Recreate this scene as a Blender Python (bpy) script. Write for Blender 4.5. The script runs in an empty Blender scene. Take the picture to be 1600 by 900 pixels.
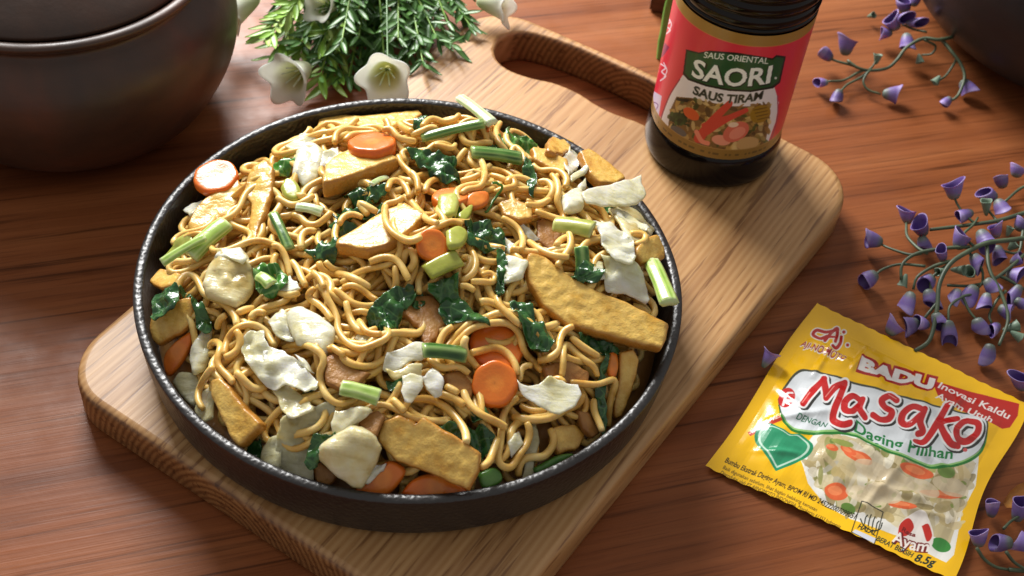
import bpy, bmesh, math, random
import numpy as np
from mathutils import Vector, Matrix, noise, geometry

# ============================================================ camera, light, exposure
sc = bpy.context.scene
U = 0.01                                     # the script works in centimetres
ZB, ZR = 1.85, 4.45                            # top of the board, rim of the pan
FPX, PITCH, ROLL = 2071.6, math.radians(47.376), math.radians(7.055)
CAM = np.array([3.878, -34.79, 37.576 + ZR])
_f = np.array([0, math.cos(PITCH), -math.sin(PITCH)])
_r0 = np.array([1.0, 0, 0]); _u0 = np.cross(_r0, _f)
CR = math.cos(ROLL) * _r0 + math.sin(ROLL) * _u0
CU = -math.sin(ROLL) * _r0 + math.cos(ROLL) * _u0
CF = _f
cam = bpy.data.cameras.new("camera")
cam.sensor_width = 36.0
cam.lens = FPX / 1600 * 36
cam.clip_start = 0.01; cam.clip_end = 50
cam.dof.use_dof = True
cam.dof.focus_distance = 0.505
cam.dof.aperture_fstop = 18
camo = bpy.data.objects.new("camera", cam)
sc.collection.objects.link(camo)
M = Matrix.Identity(4)
for i in range(3):
    M[i][0], M[i][1], M[i][2], M[i][3] = CR[i], CU[i], -CF[i], CAM[i] * U
camo.matrix_world = M
sc.camera = camo

world = bpy.data.worlds.new("World"); sc.world = world; world.use_nodes = True
bg = world.node_tree.nodes["Background"]
bg.inputs[0].default_value = (1.0, 0.96, 0.92, 1); bg.inputs[1].default_value = 0.40

def area(name, loc, target, sx, sy, watt, col):
    l = bpy.data.lights.new(name, 'AREA'); l.shape = 'RECTANGLE'; l.size = sx; l.size_y = sy
    l.energy = watt; l.color = col
    o = bpy.data.objects.new(name, l); sc.collection.objects.link(o)
    o.location = loc
    d = Vector(target) - Vector(loc)
    o.rotation_euler = d.to_track_quat('-Z', 'Y').to_euler()
    return o
AZ, EL, DIST = math.radians(26), math.radians(36), 1.15
area("window_light", (-math.sin(AZ) * math.cos(EL) * DIST, math.cos(AZ) * math.cos(EL) * DIST + .03, math.sin(EL) * DIST),
     (0.0, 0.03, 0.03), 0.50, 0.50, 30.0, (1.0, 0.985, 0.96))
sc.view_settings.view_transform = 'Standard'; sc.view_settings.look = 'None'
sc.view_settings.exposure = 0.0; sc.view_settings.gamma = 1.0
sc.render.engine = 'CYCLES'
sc.cycles.use_denoising = True
sc.cycles.max_bounces = 8

random.seed(7); np.random.seed(7)

# ============================================================ pixel helpers (1600 x 900 photograph)
def ray(x, y):
    return (x - 800) / FPX * CR - (y - 450) / FPX * CU + CF
def P(x, y, z):
    d = ray(x, y); return CAM + (z - CAM[2]) / d[2] * d
def plane_hit(x, y, X0, n):
    d = ray(x, y); return CAM + np.dot(X0 - CAM, n) / np.dot(d, n) * d
def project(X):
    d = np.asarray(X, float) - CAM
    w = d @ CF
    return np.stack([800 + FPX * (d @ CR) / w, 450 - FPX * (d @ CU) / w], -1)
def unit(v):
    v = np.asarray(v, float); return v / np.linalg.norm(v)

# ============================================================ materials
def srgb(r, g, b):
    f = lambda c: (c / 255 / 12.92) if c <= 10 else ((c / 255 + 0.055) / 1.055) ** 2.4
    return (f(r), f(g), f(b), 1)
class NT:
    def __init__(s, name):
        s.m = bpy.data.materials.new(name); s.m.use_nodes = True
        s.n = s.m.node_tree.nodes; s.l = s.m.node_tree.links
        s.b = s.n["Principled BSDF"]
    def add(s, t, **kw):
        nd = s.n.new(t)
        for k, v in kw.items(): setattr(nd, k, v)
        return nd
    def link(s, a, b): s.l.new(a, b)
    def set(s, **kw):
        for k, v in kw.items(): s.b.inputs[k.replace('_', ' ')].default_value = v
    def coords(s, kind='Object', scale=(1, 1, 1), rot=(0, 0, 0), loc=(0, 0, 0), rnd=False):
        tc = s.add('ShaderNodeTexCoord'); mp = s.add('ShaderNodeMapping')
        s.link(tc.outputs[kind], mp.inputs[0])
        mp.inputs['Scale'].default_value = scale; mp.inputs['Rotation'].default_value = rot
        mp.inputs['Location'].default_value = loc
        if rnd:
            oi = s.add('ShaderNodeObjectInfo'); mu = s.add('ShaderNodeMath', operation='MULTIPLY')
            mu.inputs[1].default_value = 37.0
            s.link(oi.outputs['Random'], mu.inputs[0]); s.link(mu.outputs[0], mp.inputs['Location'])
        return mp.outputs[0]
    def noise(s, vec, scale, detail=4, rough=.55, dist=0.0):
        t = s.add('ShaderNodeTexNoise'); s.link(vec, t.inputs['Vector'])
        t.inputs['Scale'].default_value = scale; t.inputs['Detail'].default_value = detail
        t.inputs['Roughness'].default_value = rough; t.inputs['Distortion'].default_value = dist
        return t.outputs['Fac']
    def ramp(s, fac, stops, interp='LINEAR'):
        r = s.add('ShaderNodeValToRGB'); r.color_ramp.interpolation = interp
        e = r.color_ramp.elements
        while len(e) < len(stops): e.new(0.5)
        for el, (p, c) in zip(e, stops):
            el.position = p; el.color = c if len(c) == 4 else (*c, 1)
        s.link(fac, r.inputs[0]); return r.outputs[0]
    def mix(s, a, b, fac, blend='MIX'):
        m = s.add('ShaderNodeMix', data_type='RGBA', blend_type=blend)
        if isinstance(fac, (int, float)): m.inputs[0].default_value = fac
        else: s.link(fac, m.inputs[0])
        for k, v in ((6, a), (7, b)):
            if isinstance(v, tuple): m.inputs[k].default_value = v if len(v) == 4 else (*v, 1)
            else: s.link(v, m.inputs[k])
        return m.outputs[2]
    def bump(s, h, strength, dist=0.001, prev=None):
        b = s.add('ShaderNodeBump'); b.inputs['Strength'].default_value = strength
        b.inputs['Distance'].default_value = dist; s.link(h, b.inputs['Height'])
        if prev is not None: s.link(prev, b.inputs['Normal'])
        s.link(b.outputs[0], s.b.inputs['Normal']); return b.outputs[0]
    def color(s, c): s.link(c, s.b.inputs['Base Color'])

def food_mat(name, stops, scale, rough=.3, bump=.3, bscale=300, ss=.0, ssr=(1, .5, .2), spec=.5, bdist=.0006, rlo=None, coat=.0, sssc=.003):
    t = NT(name); v = t.coords(rnd=True)
    f = t.noise(v, scale, 4, .6)
    t.color(t.ramp(f, stops))
    t.set(Roughness=rough)
    if rlo is not None:
        f2 = t.noise(v, scale * 2.3, 3, .6)
        t.link(t.ramp(f2, [(.35, (rlo,) * 3), (.65, (rough,) * 3)]), t.b.inputs['Roughness'])
    t.b.inputs['Specular IOR Level'].default_value = spec
    if ss:
        t.set(Subsurface_Weight=ss, Subsurface_Scale=sssc); t.b.inputs['Subsurface Radius'].default_value = ssr
    if coat:
        t.set(Coat_Weight=coat, Coat_Roughness=.12)
    if bump:
        t.bump(t.noise(v, bscale, 3, .6), bump, bdist)
    return t.m

def stem_mat(name, stops, pale, dark):
    m_ = food_mat(name, stops, 70, .24, .25, 300, .25, (.6, 1, .3)); nt = m_.node_tree; b_ = nt.nodes["Principled BSDF"]
    a_ = nt.nodes.new('ShaderNodeVertexColor'); a_.layer_name = "rib"; src = b_.inputs['Base Color'].links[0].from_socket
    sp_ = nt.nodes.new('ShaderNodeSeparateColor'); nt.links.new(a_.outputs['Color'], sp_.inputs[0])
    m1 = nt.nodes.new('ShaderNodeMix'); m1.data_type = 'RGBA'; nt.links.new(sp_.outputs[0], m1.inputs[0]); nt.links.new(src, m1.inputs[6]); m1.inputs[7].default_value = (*pale, 1)
    m2 = nt.nodes.new('ShaderNodeMix'); m2.data_type = 'RGBA'; nt.links.new(sp_.outputs[1], m2.inputs[0]); nt.links.new(m1.outputs[2], m2.inputs[6]); m2.inputs[7].default_value = (*dark, 1)
    nt.links.new(m2.outputs[2], b_.inputs['Base Color']); return m_
def edge_mat(m_, brown, amt):
    nt = m_.node_tree; b_ = nt.nodes["Principled BSDF"]; a_ = nt.nodes.new('ShaderNodeVertexColor'); a_.layer_name = "rib"
    sp_ = nt.nodes.new('ShaderNodeSeparateColor'); nt.links.new(a_.outputs['Color'], sp_.inputs[0]); mu = nt.nodes.new('ShaderNodeMath'); mu.operation = 'MULTIPLY'; mu.inputs[1].default_value = amt
    nt.links.new(sp_.outputs[2], mu.inputs[0]); src = b_.inputs['Base Color'].links[0].from_socket
    mx = nt.nodes.new('ShaderNodeMix'); mx.data_type = 'RGBA'; nt.links.new(mu.outputs[0], mx.inputs[0]); nt.links.new(src, mx.inputs[6]); mx.inputs[7].default_value = (*brown, 1); nt.links.new(mx.outputs[2], b_.inputs['Base Color']); return m_
def plain(name, col, rough=.5, **kw):
    t = NT(name); t.set(Base_Color=col if len(col) == 4 else (*col, 1), Roughness=rough)
    for k, v in kw.items(): t.b.inputs[k.replace('_', ' ')].default_value = v
    return t.m

def mat_table():
    t = NT("table_wood")
    v = t.coords(rot=(0, 0, math.radians(-21)))
    sq = t.add('ShaderNodeMapping'); sq.inputs['Scale'].default_value = (1.8, 42, 1); t.link(v, sq.inputs[0])
    wob = t.noise(v, 5, 2)
    big = t.noise(sq.outputs[0], 1.0, 3, .55, .35)
    sq2 = t.add('ShaderNodeMapping'); sq2.inputs['Scale'].default_value = (5, 260, 1); t.link(v, sq2.inputs[0])
    fine = t.noise(sq2.outputs[0], 1.0, 4, .65, .25)
    sq3 = t.add('ShaderNodeMapping'); sq3.inputs['Scale'].default_value = (30, 900, 1); t.link(v, sq3.inputs[0])
    pore = t.noise(sq3.outputs[0], 1.0, 2, .5)
    c1 = t.ramp(big, [(.28, (.13, .036, .012)), (.45, (.245, .074, .024)), (.6, (.30, .098, .033)), (.75, (.36, .128, .046))])
    dk = t.ramp(fine, [(.32, (.16, .14, .13)), (.41, (.80, .80, .80)), (.62, (1, 1, 1)), (.8, (1.12, 1.1, 1.08))])
    c = t.mix(c1, dk, .7, 'MULTIPLY')
    pr = t.ramp(pore, [(.34, (.55, .5, .5)), (.46, (1, 1, 1))])
    c = t.mix(c, pr, .45, 'MULTIPLY')
    t.color(c)
    r = t.ramp(t.noise(v, 60, 4, .6), [(.3, (.34,) * 3), (.7, (.50,) * 3)])
    t.link(r, t.b.inputs['Roughness'])
    t.b.inputs['Specular IOR Level'].default_value = .21
    b1 = t.bump(fine, .28, .0006)
    t.bump(t.noise(v, 90, 3, .6), .10, .001, b1)
    return t.m

def mat_board():
    t = NT("board_wood")
    v = t.coords()
    # growth rings: distance from a pith line that runs along the board (local x), below it
    sep = t.add('ShaderNodeSeparateXYZ'); t.link(v, sep.inputs[0])
    wv = t.add('ShaderNodeMapping'); wv.inputs['Scale'].default_value = (1.2, 9, 9); t.link(v, wv.inputs[0])
    wob = t.noise(wv.outputs[0], 1.0, 2, .5)
    yy = t.add('ShaderNodeMath', operation='ADD'); t.link(sep.outputs[1], yy.inputs[0]); yy.inputs[1].default_value = -.012
    zz = t.add('ShaderNodeMath', operation='ADD'); t.link(sep.outputs[2], zz.inputs[0]); zz.inputs[1].default_value = .006
    comb = t.add('ShaderNodeCombineXYZ'); t.link(yy.outputs[0], comb.inputs[0]); t.link(zz.outputs[0], comb.inputs[1])
    ln = t.add('ShaderNodeVectorMath', operation='LENGTH'); t.link(comb.outputs[0], ln.inputs[0])
    m1 = t.add('ShaderNodeMath', operation='MULTIPLY_ADD'); t.link(wob, m1.inputs[0]); m1.inputs[1].default_value = .0075; t.link(ln.outputs['Value'], m1.inputs[2])
    m2 = t.add('ShaderNodeMath', operation='MULTIPLY'); t.link(m1.outputs[0], m2.inputs[0]); m2.inputs[1].default_value = 2300
    sn = t.add('ShaderNodeMath', operation='SINE'); t.link(m2.outputs[0], sn.inputs[0])
    mr = t.add('ShaderNodeMapRange'); t.link(sn.outputs[0], mr.inputs[0]); mr.inputs[1].default_value = -1
    ring = mr.outputs[0]
    c = t.ramp(ring, [(0, (.41, .215, .080)), (.5, (.45, .245, .096)), (1, (.49, .28, .118))])
    fm = t.add('ShaderNodeMapping'); fm.inputs['Scale'].default_value = (22, 420, 420); t.link(v, fm.inputs[0])
    fb = t.noise(fm.outputs[0], 1.0, 3, .6)
    c = t.mix(c, t.ramp(fb, [(.36, (.42, .32, .25)), (.44, (1, 1, 1)), (.7, (1.06, 1.06, 1.06))]), .75, 'MULTIPLY')
    lg = t.add('ShaderNodeMapping'); lg.inputs['Scale'].default_value = (.9, 70, 70); t.link(v, lg.inputs[0])
    lf = t.noise(lg.outputs[0], 1.0, 3, .55, .08)
    c = t.mix(c, t.ramp(lf, [(.3, (.62, .52, .44)), (.5, (1, 1, 1)), (.75, (1.12, 1.1, 1.06))]), .65, 'MULTIPLY')
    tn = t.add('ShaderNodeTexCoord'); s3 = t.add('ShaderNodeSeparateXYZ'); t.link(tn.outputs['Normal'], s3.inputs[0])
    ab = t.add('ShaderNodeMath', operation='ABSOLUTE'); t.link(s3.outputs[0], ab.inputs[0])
    c_end = t.mix(c, t.ramp(ring, [(0, (.30, .21, .15)), (.4, (.44, .34, .27)), (.9, (.56, .46, .38))]), .9, 'MULTIPLY')  # darker end grain, deepened further to paint in shade on slot walls and ends
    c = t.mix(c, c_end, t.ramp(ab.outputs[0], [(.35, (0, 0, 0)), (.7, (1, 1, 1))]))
    t.color(c); t.set(Roughness=.42); t.b.inputs['Specular IOR Level'].default_value = .55
    t.bump(fb, .25, .0005)
    return t.m

def mat_iron():
    t = NT("cast_iron")
    v = t.coords()
    vo = t.add('ShaderNodeTexVoronoi', feature='SMOOTH_F1'); t.link(v, vo.inputs['Vector']); vo.inputs['Scale'].default_value = 620
    n = t.noise(v, 520, 3, .6)
    t.set(Roughness=.38, Base_Color=(.014, .012, .012, 1)); t.b.inputs['Specular IOR Level'].default_value = .7
    b1 = t.bump(vo.outputs['Distance'], .5, .0006)
    t.bump(n, .35, .0004, b1)
    return t.m

def mat_clay(name, a, b, c, rough):
    t = NT(name); v = t.coords()
    f = t.noise(v, 11, 4, .6, .4)
    col = t.ramp(f, [(.36, a), (.55, b), (.72, c)])
    sm = t.add('ShaderNodeMapping'); sm.inputs['Scale'].default_value = (12, 12, 70); t.link(v, sm.inputs[0])
    s2 = t.noise(sm.outputs[0], 1, 3, .6)
    col = t.mix(col, t.ramp(s2, [(.3, (.7, .7, .7)), (.6, (1.05, 1.05, 1.05))]), .6, 'MULTIPLY')
    t.color(col)
    t.link(t.ramp(t.noise(v, 40, 3), [(.3, (rough - .1,) * 3), (.7, (rough + .12,) * 3)]), t.b.inputs['Roughness'])
    b = t.bump(s2, .15, .001); t.bump(t.noise(v, 500, 3), .2, .0004, b)
    return t.m

def mat_carrot():
    t = NT("carrot"); v = t.coords()
    sep = t.add('ShaderNodeSeparateXYZ'); t.link(v, sep.inputs[0])
    cb = t.add('ShaderNodeCombineXYZ'); t.link(sep.outputs[0], cb.inputs[0]); t.link(sep.outputs[1], cb.inputs[1])
    ln = t.add('ShaderNodeVectorMath', operation='LENGTH'); t.link(cb.outputs[0], ln.inputs[0])
    n = t.noise(v, 900, 3, .6)
    ma = t.add('ShaderNodeMath', operation='MULTIPLY_ADD'); t.link(n, ma.inputs[0]); ma.inputs[1].default_value = .0022; t.link(ln.outputs['Value'], ma.inputs[2])
    mr = t.add('ShaderNodeMapRange'); t.link(ma.outputs[0], mr.inputs[0]); mr.inputs[2].default_value = .0115
    t.color(t.ramp(mr.outputs[0], [(.0, (.62, .20, .035)), (.28, (.74, .23, .03)), (.42, (.66, .17, .02)), (.8, (.70, .165, .016)), (1.0, (.60, .11, .010))]))
    t.set(Roughness=.26, Subsurface_Weight=.2, Subsurface_Scale=.003)
    t.b.inputs['Subsurface Radius'].default_value = (1, .35, .08)
    t.bump(t.noise(v, 500, 3), .25, .0006)
    return t.m

def mat_attr(name, rough=.35, spec=.5, coat=0, metal=0):
    t = NT(name); a = t.add('ShaderNodeVertexColor'); a.layer_name = "print"
    t.color(a.outputs['Color']); t.set(Roughness=rough, Metallic=metal)
    t.b.inputs['Specular IOR Level'].default_value = spec
    if coat: t.set(Coat_Weight=coat, Coat_Roughness=.1)
    return t

def cab_mat(*a, **k):
    m_ = food_mat(*a, **k); nt = m_.node_tree; b_ = nt.nodes["Principled BSDF"]; mp = [x for x in nt.nodes if x.type == 'MAPPING'][0]
    m2_ = nt.nodes.new('ShaderNodeMapping'); m2_.inputs['Scale'].default_value = (70, 420, 300); m2_.inputs['Rotation'].default_value = (0, 0, .6); nt.links.new(mp.outputs[0], m2_.inputs[0])
    nz_ = nt.nodes.new('ShaderNodeTexNoise'); nz_.inputs['Scale'].default_value = 1.0; nz_.inputs['Detail'].default_value = 3; nz_.inputs['Distortion'].default_value = .6; nt.links.new(m2_.outputs[0], nz_.inputs['Vector'])
    rp = nt.nodes.new('ShaderNodeValToRGB'); rp.color_ramp.elements[0].position = .36; rp.color_ramp.elements[0].color = (.80, .76, .58, 1); rp.color_ramp.elements[1].position = .55; nt.links.new(nz_.outputs['Fac'], rp.inputs[0])
    src = b_.inputs['Base Color'].links[0].from_socket; mx = nt.nodes.new('ShaderNodeMix'); mx.data_type = 'RGBA'; mx.blend_type = 'MULTIPLY'; mx.inputs[0].default_value = .5
    nt.links.new(src, mx.inputs[6]); nt.links.new(rp.outputs[0], mx.inputs[7]); nt.links.new(mx.outputs[2], b_.inputs['Base Color'])
    bp = nt.nodes.new('ShaderNodeBump'); bp.inputs['Strength'].default_value = .45; bp.inputs['Distance'].default_value = .0008; nt.links.new(nz_.outputs['Fac'], bp.inputs['Height'])
    nt.links.new(b_.inputs['Normal'].links[0].from_socket, bp.inputs['Normal']); nt.links.new(bp.outputs[0], b_.inputs['Normal'])
    tr = nt.nodes.new('ShaderNodeBsdfTranslucent'); ms = nt.nodes.new('ShaderNodeMixShader'); ms.inputs[0].default_value = .22
    nt.links.new(mx.outputs[2], tr.inputs[0]); nt.links.new(b_.outputs[0], ms.inputs[1]); nt.links.new(tr.outputs[0], ms.inputs[2]); nt.links.new(ms.outputs[0], nt.nodes['Material Output'].inputs[0]); return m_
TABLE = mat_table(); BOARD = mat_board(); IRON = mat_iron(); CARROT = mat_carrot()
CLAY = mat_clay("brown_clay", (.030, .019, .015), (.060, .027, .016), (.115, .034, .016), .42)
DARKPOT = mat_clay("black_clay", (.010, .012, .014), (.014, .017, .020), (.022, .026, .03), .40)
NOODLE = food_mat("noodle", [(.28, (.50, .24, .035)), (.42, (.69, .42, .10)), (.56, (.77, .52, .16)), (.75, (.85, .65, .28))], 75, .42, .25, 330, .35, (1, .6, .25), .5, rlo=.22)
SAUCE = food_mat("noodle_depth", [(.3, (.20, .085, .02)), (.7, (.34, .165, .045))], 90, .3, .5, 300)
TOFU = food_mat("fried_tofu", [(.24, (.46, .20, .03)), (.38, (.64, .37, .065)), (.54, (.74, .49, .125)), (.70, (.68, .41, .08)), (.84, (.48, .21, .035))], 110, .40, .6, 380, .15, (1, .6, .25), .5, .0009, .18)
TOFU_DARK = food_mat("braised_tofu", [(.3, (.30, .125, .03)), (.5, (.40, .19, .05)), (.75, (.48, .26, .08))], 110, .5, .7, 520, .1, (1, .5, .2), .4, .0008, .3)
edge_mat(TOFU, (.40, .155, .02), .85); edge_mat(TOFU_DARK, (.24, .09, .018), .7)
CABBAGE = cab_mat("cabbage", [(.24, (.66, .54, .22)), (.36, (.78, .74, .46)), (.50, (.86, .85, .68)), (.70, (.90, .90, .82))], 75, .22, .5, 220, .5, (1, .9, .5), .5, .001, .16)
CABBAGE_Y = cab_mat("sauced_cabbage", [(.26, (.58, .38, .10)), (.38, (.70, .55, .22)), (.52, (.80, .72, .42)), (.70, (.88, .86, .70))], 55, .22, .5, 220, .45, (1, .8, .4), .5, .001, .16)
CABBAGE_T = cab_mat("thin_cabbage", [(.3, (.46, .38, .16)), (.48, (.58, .55, .33)), (.7, (.70, .69, .53))], 65, .18, .5, 220, .5, (1, .9, .6), .5, .001)
def leaf_mat(name, stops, vein):
    m_ = food_mat(name, stops, 120, .26, .5, 240, spec=.5, bdist=.001, rlo=.16); nt = m_.node_tree; b_ = nt.nodes["Principled BSDF"]; mp = [x for x in nt.nodes if x.type == 'MAPPING'][0]
    nz_ = nt.nodes.new('ShaderNodeTexVoronoi'); nz_.feature = 'DISTANCE_TO_EDGE'; nz_.inputs['Scale'].default_value = 170; nt.links.new(mp.outputs[0], nz_.inputs['Vector'])
    rp = nt.nodes.new('ShaderNodeValToRGB'); rp.color_ramp.elements[0].position = .01; rp.color_ramp.elements[0].color = (.8, .8, .8, 1); rp.color_ramp.elements[1].position = .07; rp.color_ramp.elements[1].color = (0, 0, 0, 1); nt.links.new(nz_.outputs['Distance'], rp.inputs[0])
    src = b_.inputs['Base Color'].links[0].from_socket; mx = nt.nodes.new('ShaderNodeMix'); mx.data_type = 'RGBA'
    nt.links.new(rp.outputs[0], mx.inputs[0]); nt.links.new(src, mx.inputs[6]); mx.inputs[7].default_value = (*vein, 1); nt.links.new(mx.outputs[2], b_.inputs['Base Color'])
    bp = nt.nodes.new('ShaderNodeBump'); bp.inputs['Strength'].default_value = .6; bp.inputs['Distance'].default_value = .001; nt.links.new(nz_.outputs['Distance'], bp.inputs['Height'])
    nt.links.new(b_.inputs['Normal'].links[0].from_socket, bp.inputs['Normal']); nt.links.new(bp.outputs[0], b_.inputs['Normal']); return m_
LEAF = leaf_mat("cooked_leaf", [(.3, (.010, .045, .014)), (.5, (.022, .085, .022)), (.75, (.06, .17, .035))], (.07, .17, .05))
LEAF_B = leaf_mat("bright_leaf", [(.3, (.025, .12, .015)), (.5, (.055, .20, .025)), (.75, (.12, .30, .05))], (.22, .38, .12))
STEM = stem_mat("green_stem", [(.3, (.27, .44, .06)), (.5, (.38, .55, .11)), (.75, (.52, .64, .22))], (.62, .70, .38), (.16, .30, .04))
STEM_P = stem_mat("pale_stem", [(.3, (.40, .50, .22)), (.5, (.52, .62, .33)), (.75, (.66, .72, .47))], (.74, .78, .60), (.26, .40, .14))
STEM_Y = stem_mat("olive_stem", [(.3, (.30, .33, .045)), (.5, (.40, .42, .075)), (.75, (.50, .52, .16))], (.60, .60, .26), (.22, .27, .03))
STEM_D = stem_mat("dark_stem", [(.3, (.03, .10, .015)), (.5, (.06, .17, .025)), (.75, (.14, .28, .06))], (.36, .48, .17), (.012, .05, .010))
GLASS_SAUCE = plain("sauce_filled_glass", (.005, .003, .003), .12, Specular_IOR_Level=.28)

# ============================================================ object helpers
COL = sc.collection
def new_obj(name, me, parent=None, loc=None, kind=None, label=None, cat=None, group=None):
    o = bpy.data.objects.new(name, me); COL.objects.link(o)
    if parent is not None: o.parent = parent
    if loc is not None: o.location = [c * U for c in loc]
    tag(o, label, cat, group, kind); return o
def tag(o, label=None, cat=None, group=None, kind=None):
    if label: o["label"] = label
    if cat: o["category"] = cat
    if group: o["group"] = group
    if kind: o["kind"] = kind
    return o
def thing(name, label, cat, loc, group=None):
    return new_obj(name, None, None, loc, None, label, cat, group)
def mesh(name, V, F, mats, smooth=True, origin=(0, 0, 0), mi=None):
    V = (np.asarray(V, float) - np.asarray(origin, float)) * U
    me = bpy.data.meshes.new(name)
    me.from_pydata(V.tolist(), [], [list(map(int, f)) for f in F])
    for m in (mats if isinstance(mats, (list, tuple)) else [mats]): me.materials.append(m)
    if mi is not None: me.polygons.foreach_set('material_index', np.asarray(mi, np.int32))
    me.polygons.foreach_set('use_smooth', np.full(len(me.polygons), smooth))
    me.update(); return me
def grid_mesh(name, X, mats, smooth=True, origin=(0, 0, 0), wrap=False, flip=False):
    nu, nv = X.shape[:2]
    V = (X.reshape(-1, 3) - np.asarray(origin, float)) * U
    iu = np.arange(nu if wrap else nu - 1); iv = np.arange(nv - 1)
    a, b = np.meshgrid(iu, iv, indexing='ij'); a2 = (a + 1) % nu
    q = np.stack([a * nv + b, a2 * nv + b, a2 * nv + b + 1, a * nv + b + 1], -1).reshape(-1, 4)
    if flip: q = q[:, ::-1]
    me = bpy.data.meshes.new(name)
    me.vertices.add(len(V)); me.vertices.foreach_set('co', V.astype(np.float32).ravel())
    me.loops.add(q.size); me.loops.foreach_set('vertex_index', q.astype(np.int32).ravel())
    me.polygons.add(len(q)); me.polygons.foreach_set('loop_start', np.arange(0, q.size, 4, dtype=np.int32))
    for m in (mats if isinstance(mats, (list, tuple)) else [mats]): me.materials.append(m)
    me.update(calc_edges=True); me.validate()
    me.polygons.foreach_set('use_smooth', np.full(len(me.polygons), smooth))
    return me
def lathe(name, prof, mats, seg=96, closed_ends=True, wob=None):
    a = np.linspace(0, 2 * np.pi, seg, endpoint=False)
    p = np.asarray(prof, float)
    X = np.zeros((seg, len(p), 3))
    rr = p[None, :, 0] * (1 if wob is None else wob(a)[:, None])
    X[..., 0] = np.cos(a)[:, None] * rr; X[..., 1] = np.sin(a)[:, None] * rr; X[..., 2] = p[None, :, 1]
    return grid_mesh(name, X, mats, wrap=True)
def frames(pts):
    pts = np.asarray(pts, float); t = np.gradient(pts, axis=0)
    t /= np.linalg.norm(t, axis=1)[:, None] + 1e-9
    ref = np.array([0, 0, 1.0]) if abs(t[0][2]) < .9 else np.array([1.0, 0, 0])
    N = []; n = unit(np.cross(np.cross(t[0], ref), t[0]))
    for k in range(len(pts)):
        n = n - np.dot(n, t[k]) * t[k]; n = n / (np.linalg.norm(n) + 1e-9); N.append(n)
    N = np.array(N); return t, N, np.cross(t, N)
def tube_geo(pts, r, seg=7, cap=True):
    pts = np.asarray(pts, float); t, N, B = frames(pts)
    r = np.broadcast_to(np.asarray(r, float), (len(pts),))
    a = np.linspace(0, 2 * np.pi, seg, endpoint=False)
    V = pts[:, None] + r[:, None, None] * (np.cos(a)[None, :, None] * N[:, None] + np.sin(a)[None, :, None] * B[:, None])
    V = V.reshape(-1, 3); F = []
    n = len(pts)
    for k in range(n - 1):
        for j in range(seg):
            j2 = (j + 1) % seg
            F.append((k * seg + j, k * seg + j2, (k + 1) * seg + j2, (k + 1) * seg + j))
    if cap:
        F.append(tuple(range(seg))[::-1]); F.append(tuple((n - 1) * seg + j for j in range(seg)))
    return V, F
def catmull(pts, step):
    p = np.asarray(pts, float)
    p = np.vstack([2 * p[0] - p[1], p, 2 * p[-1] - p[-2]])
    out = []
    for k in range(1, len(p) - 2):
        n = max(2, int(np.linalg.norm(p[k + 1] - p[k]) / step))
        for s in np.linspace(0, 1, n, endpoint=False):
            a, b, c, d = p[k - 1:k + 3]
            out.append(.5 * ((2 * b) + (c - a) * s + (2 * a - 5 * b + 4 * c - d) * s * s + (3 * b - a - 3 * c + d) * s ** 3))
    out.append(p[-2]); return np.array(out)
def join(parts):
    V, F, o = [], [], 0
    for v, f in parts:
        V.append(v); F += [tuple(i + o for i in q) for q in f]; o += len(v)
    return np.vstack(V), F

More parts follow.
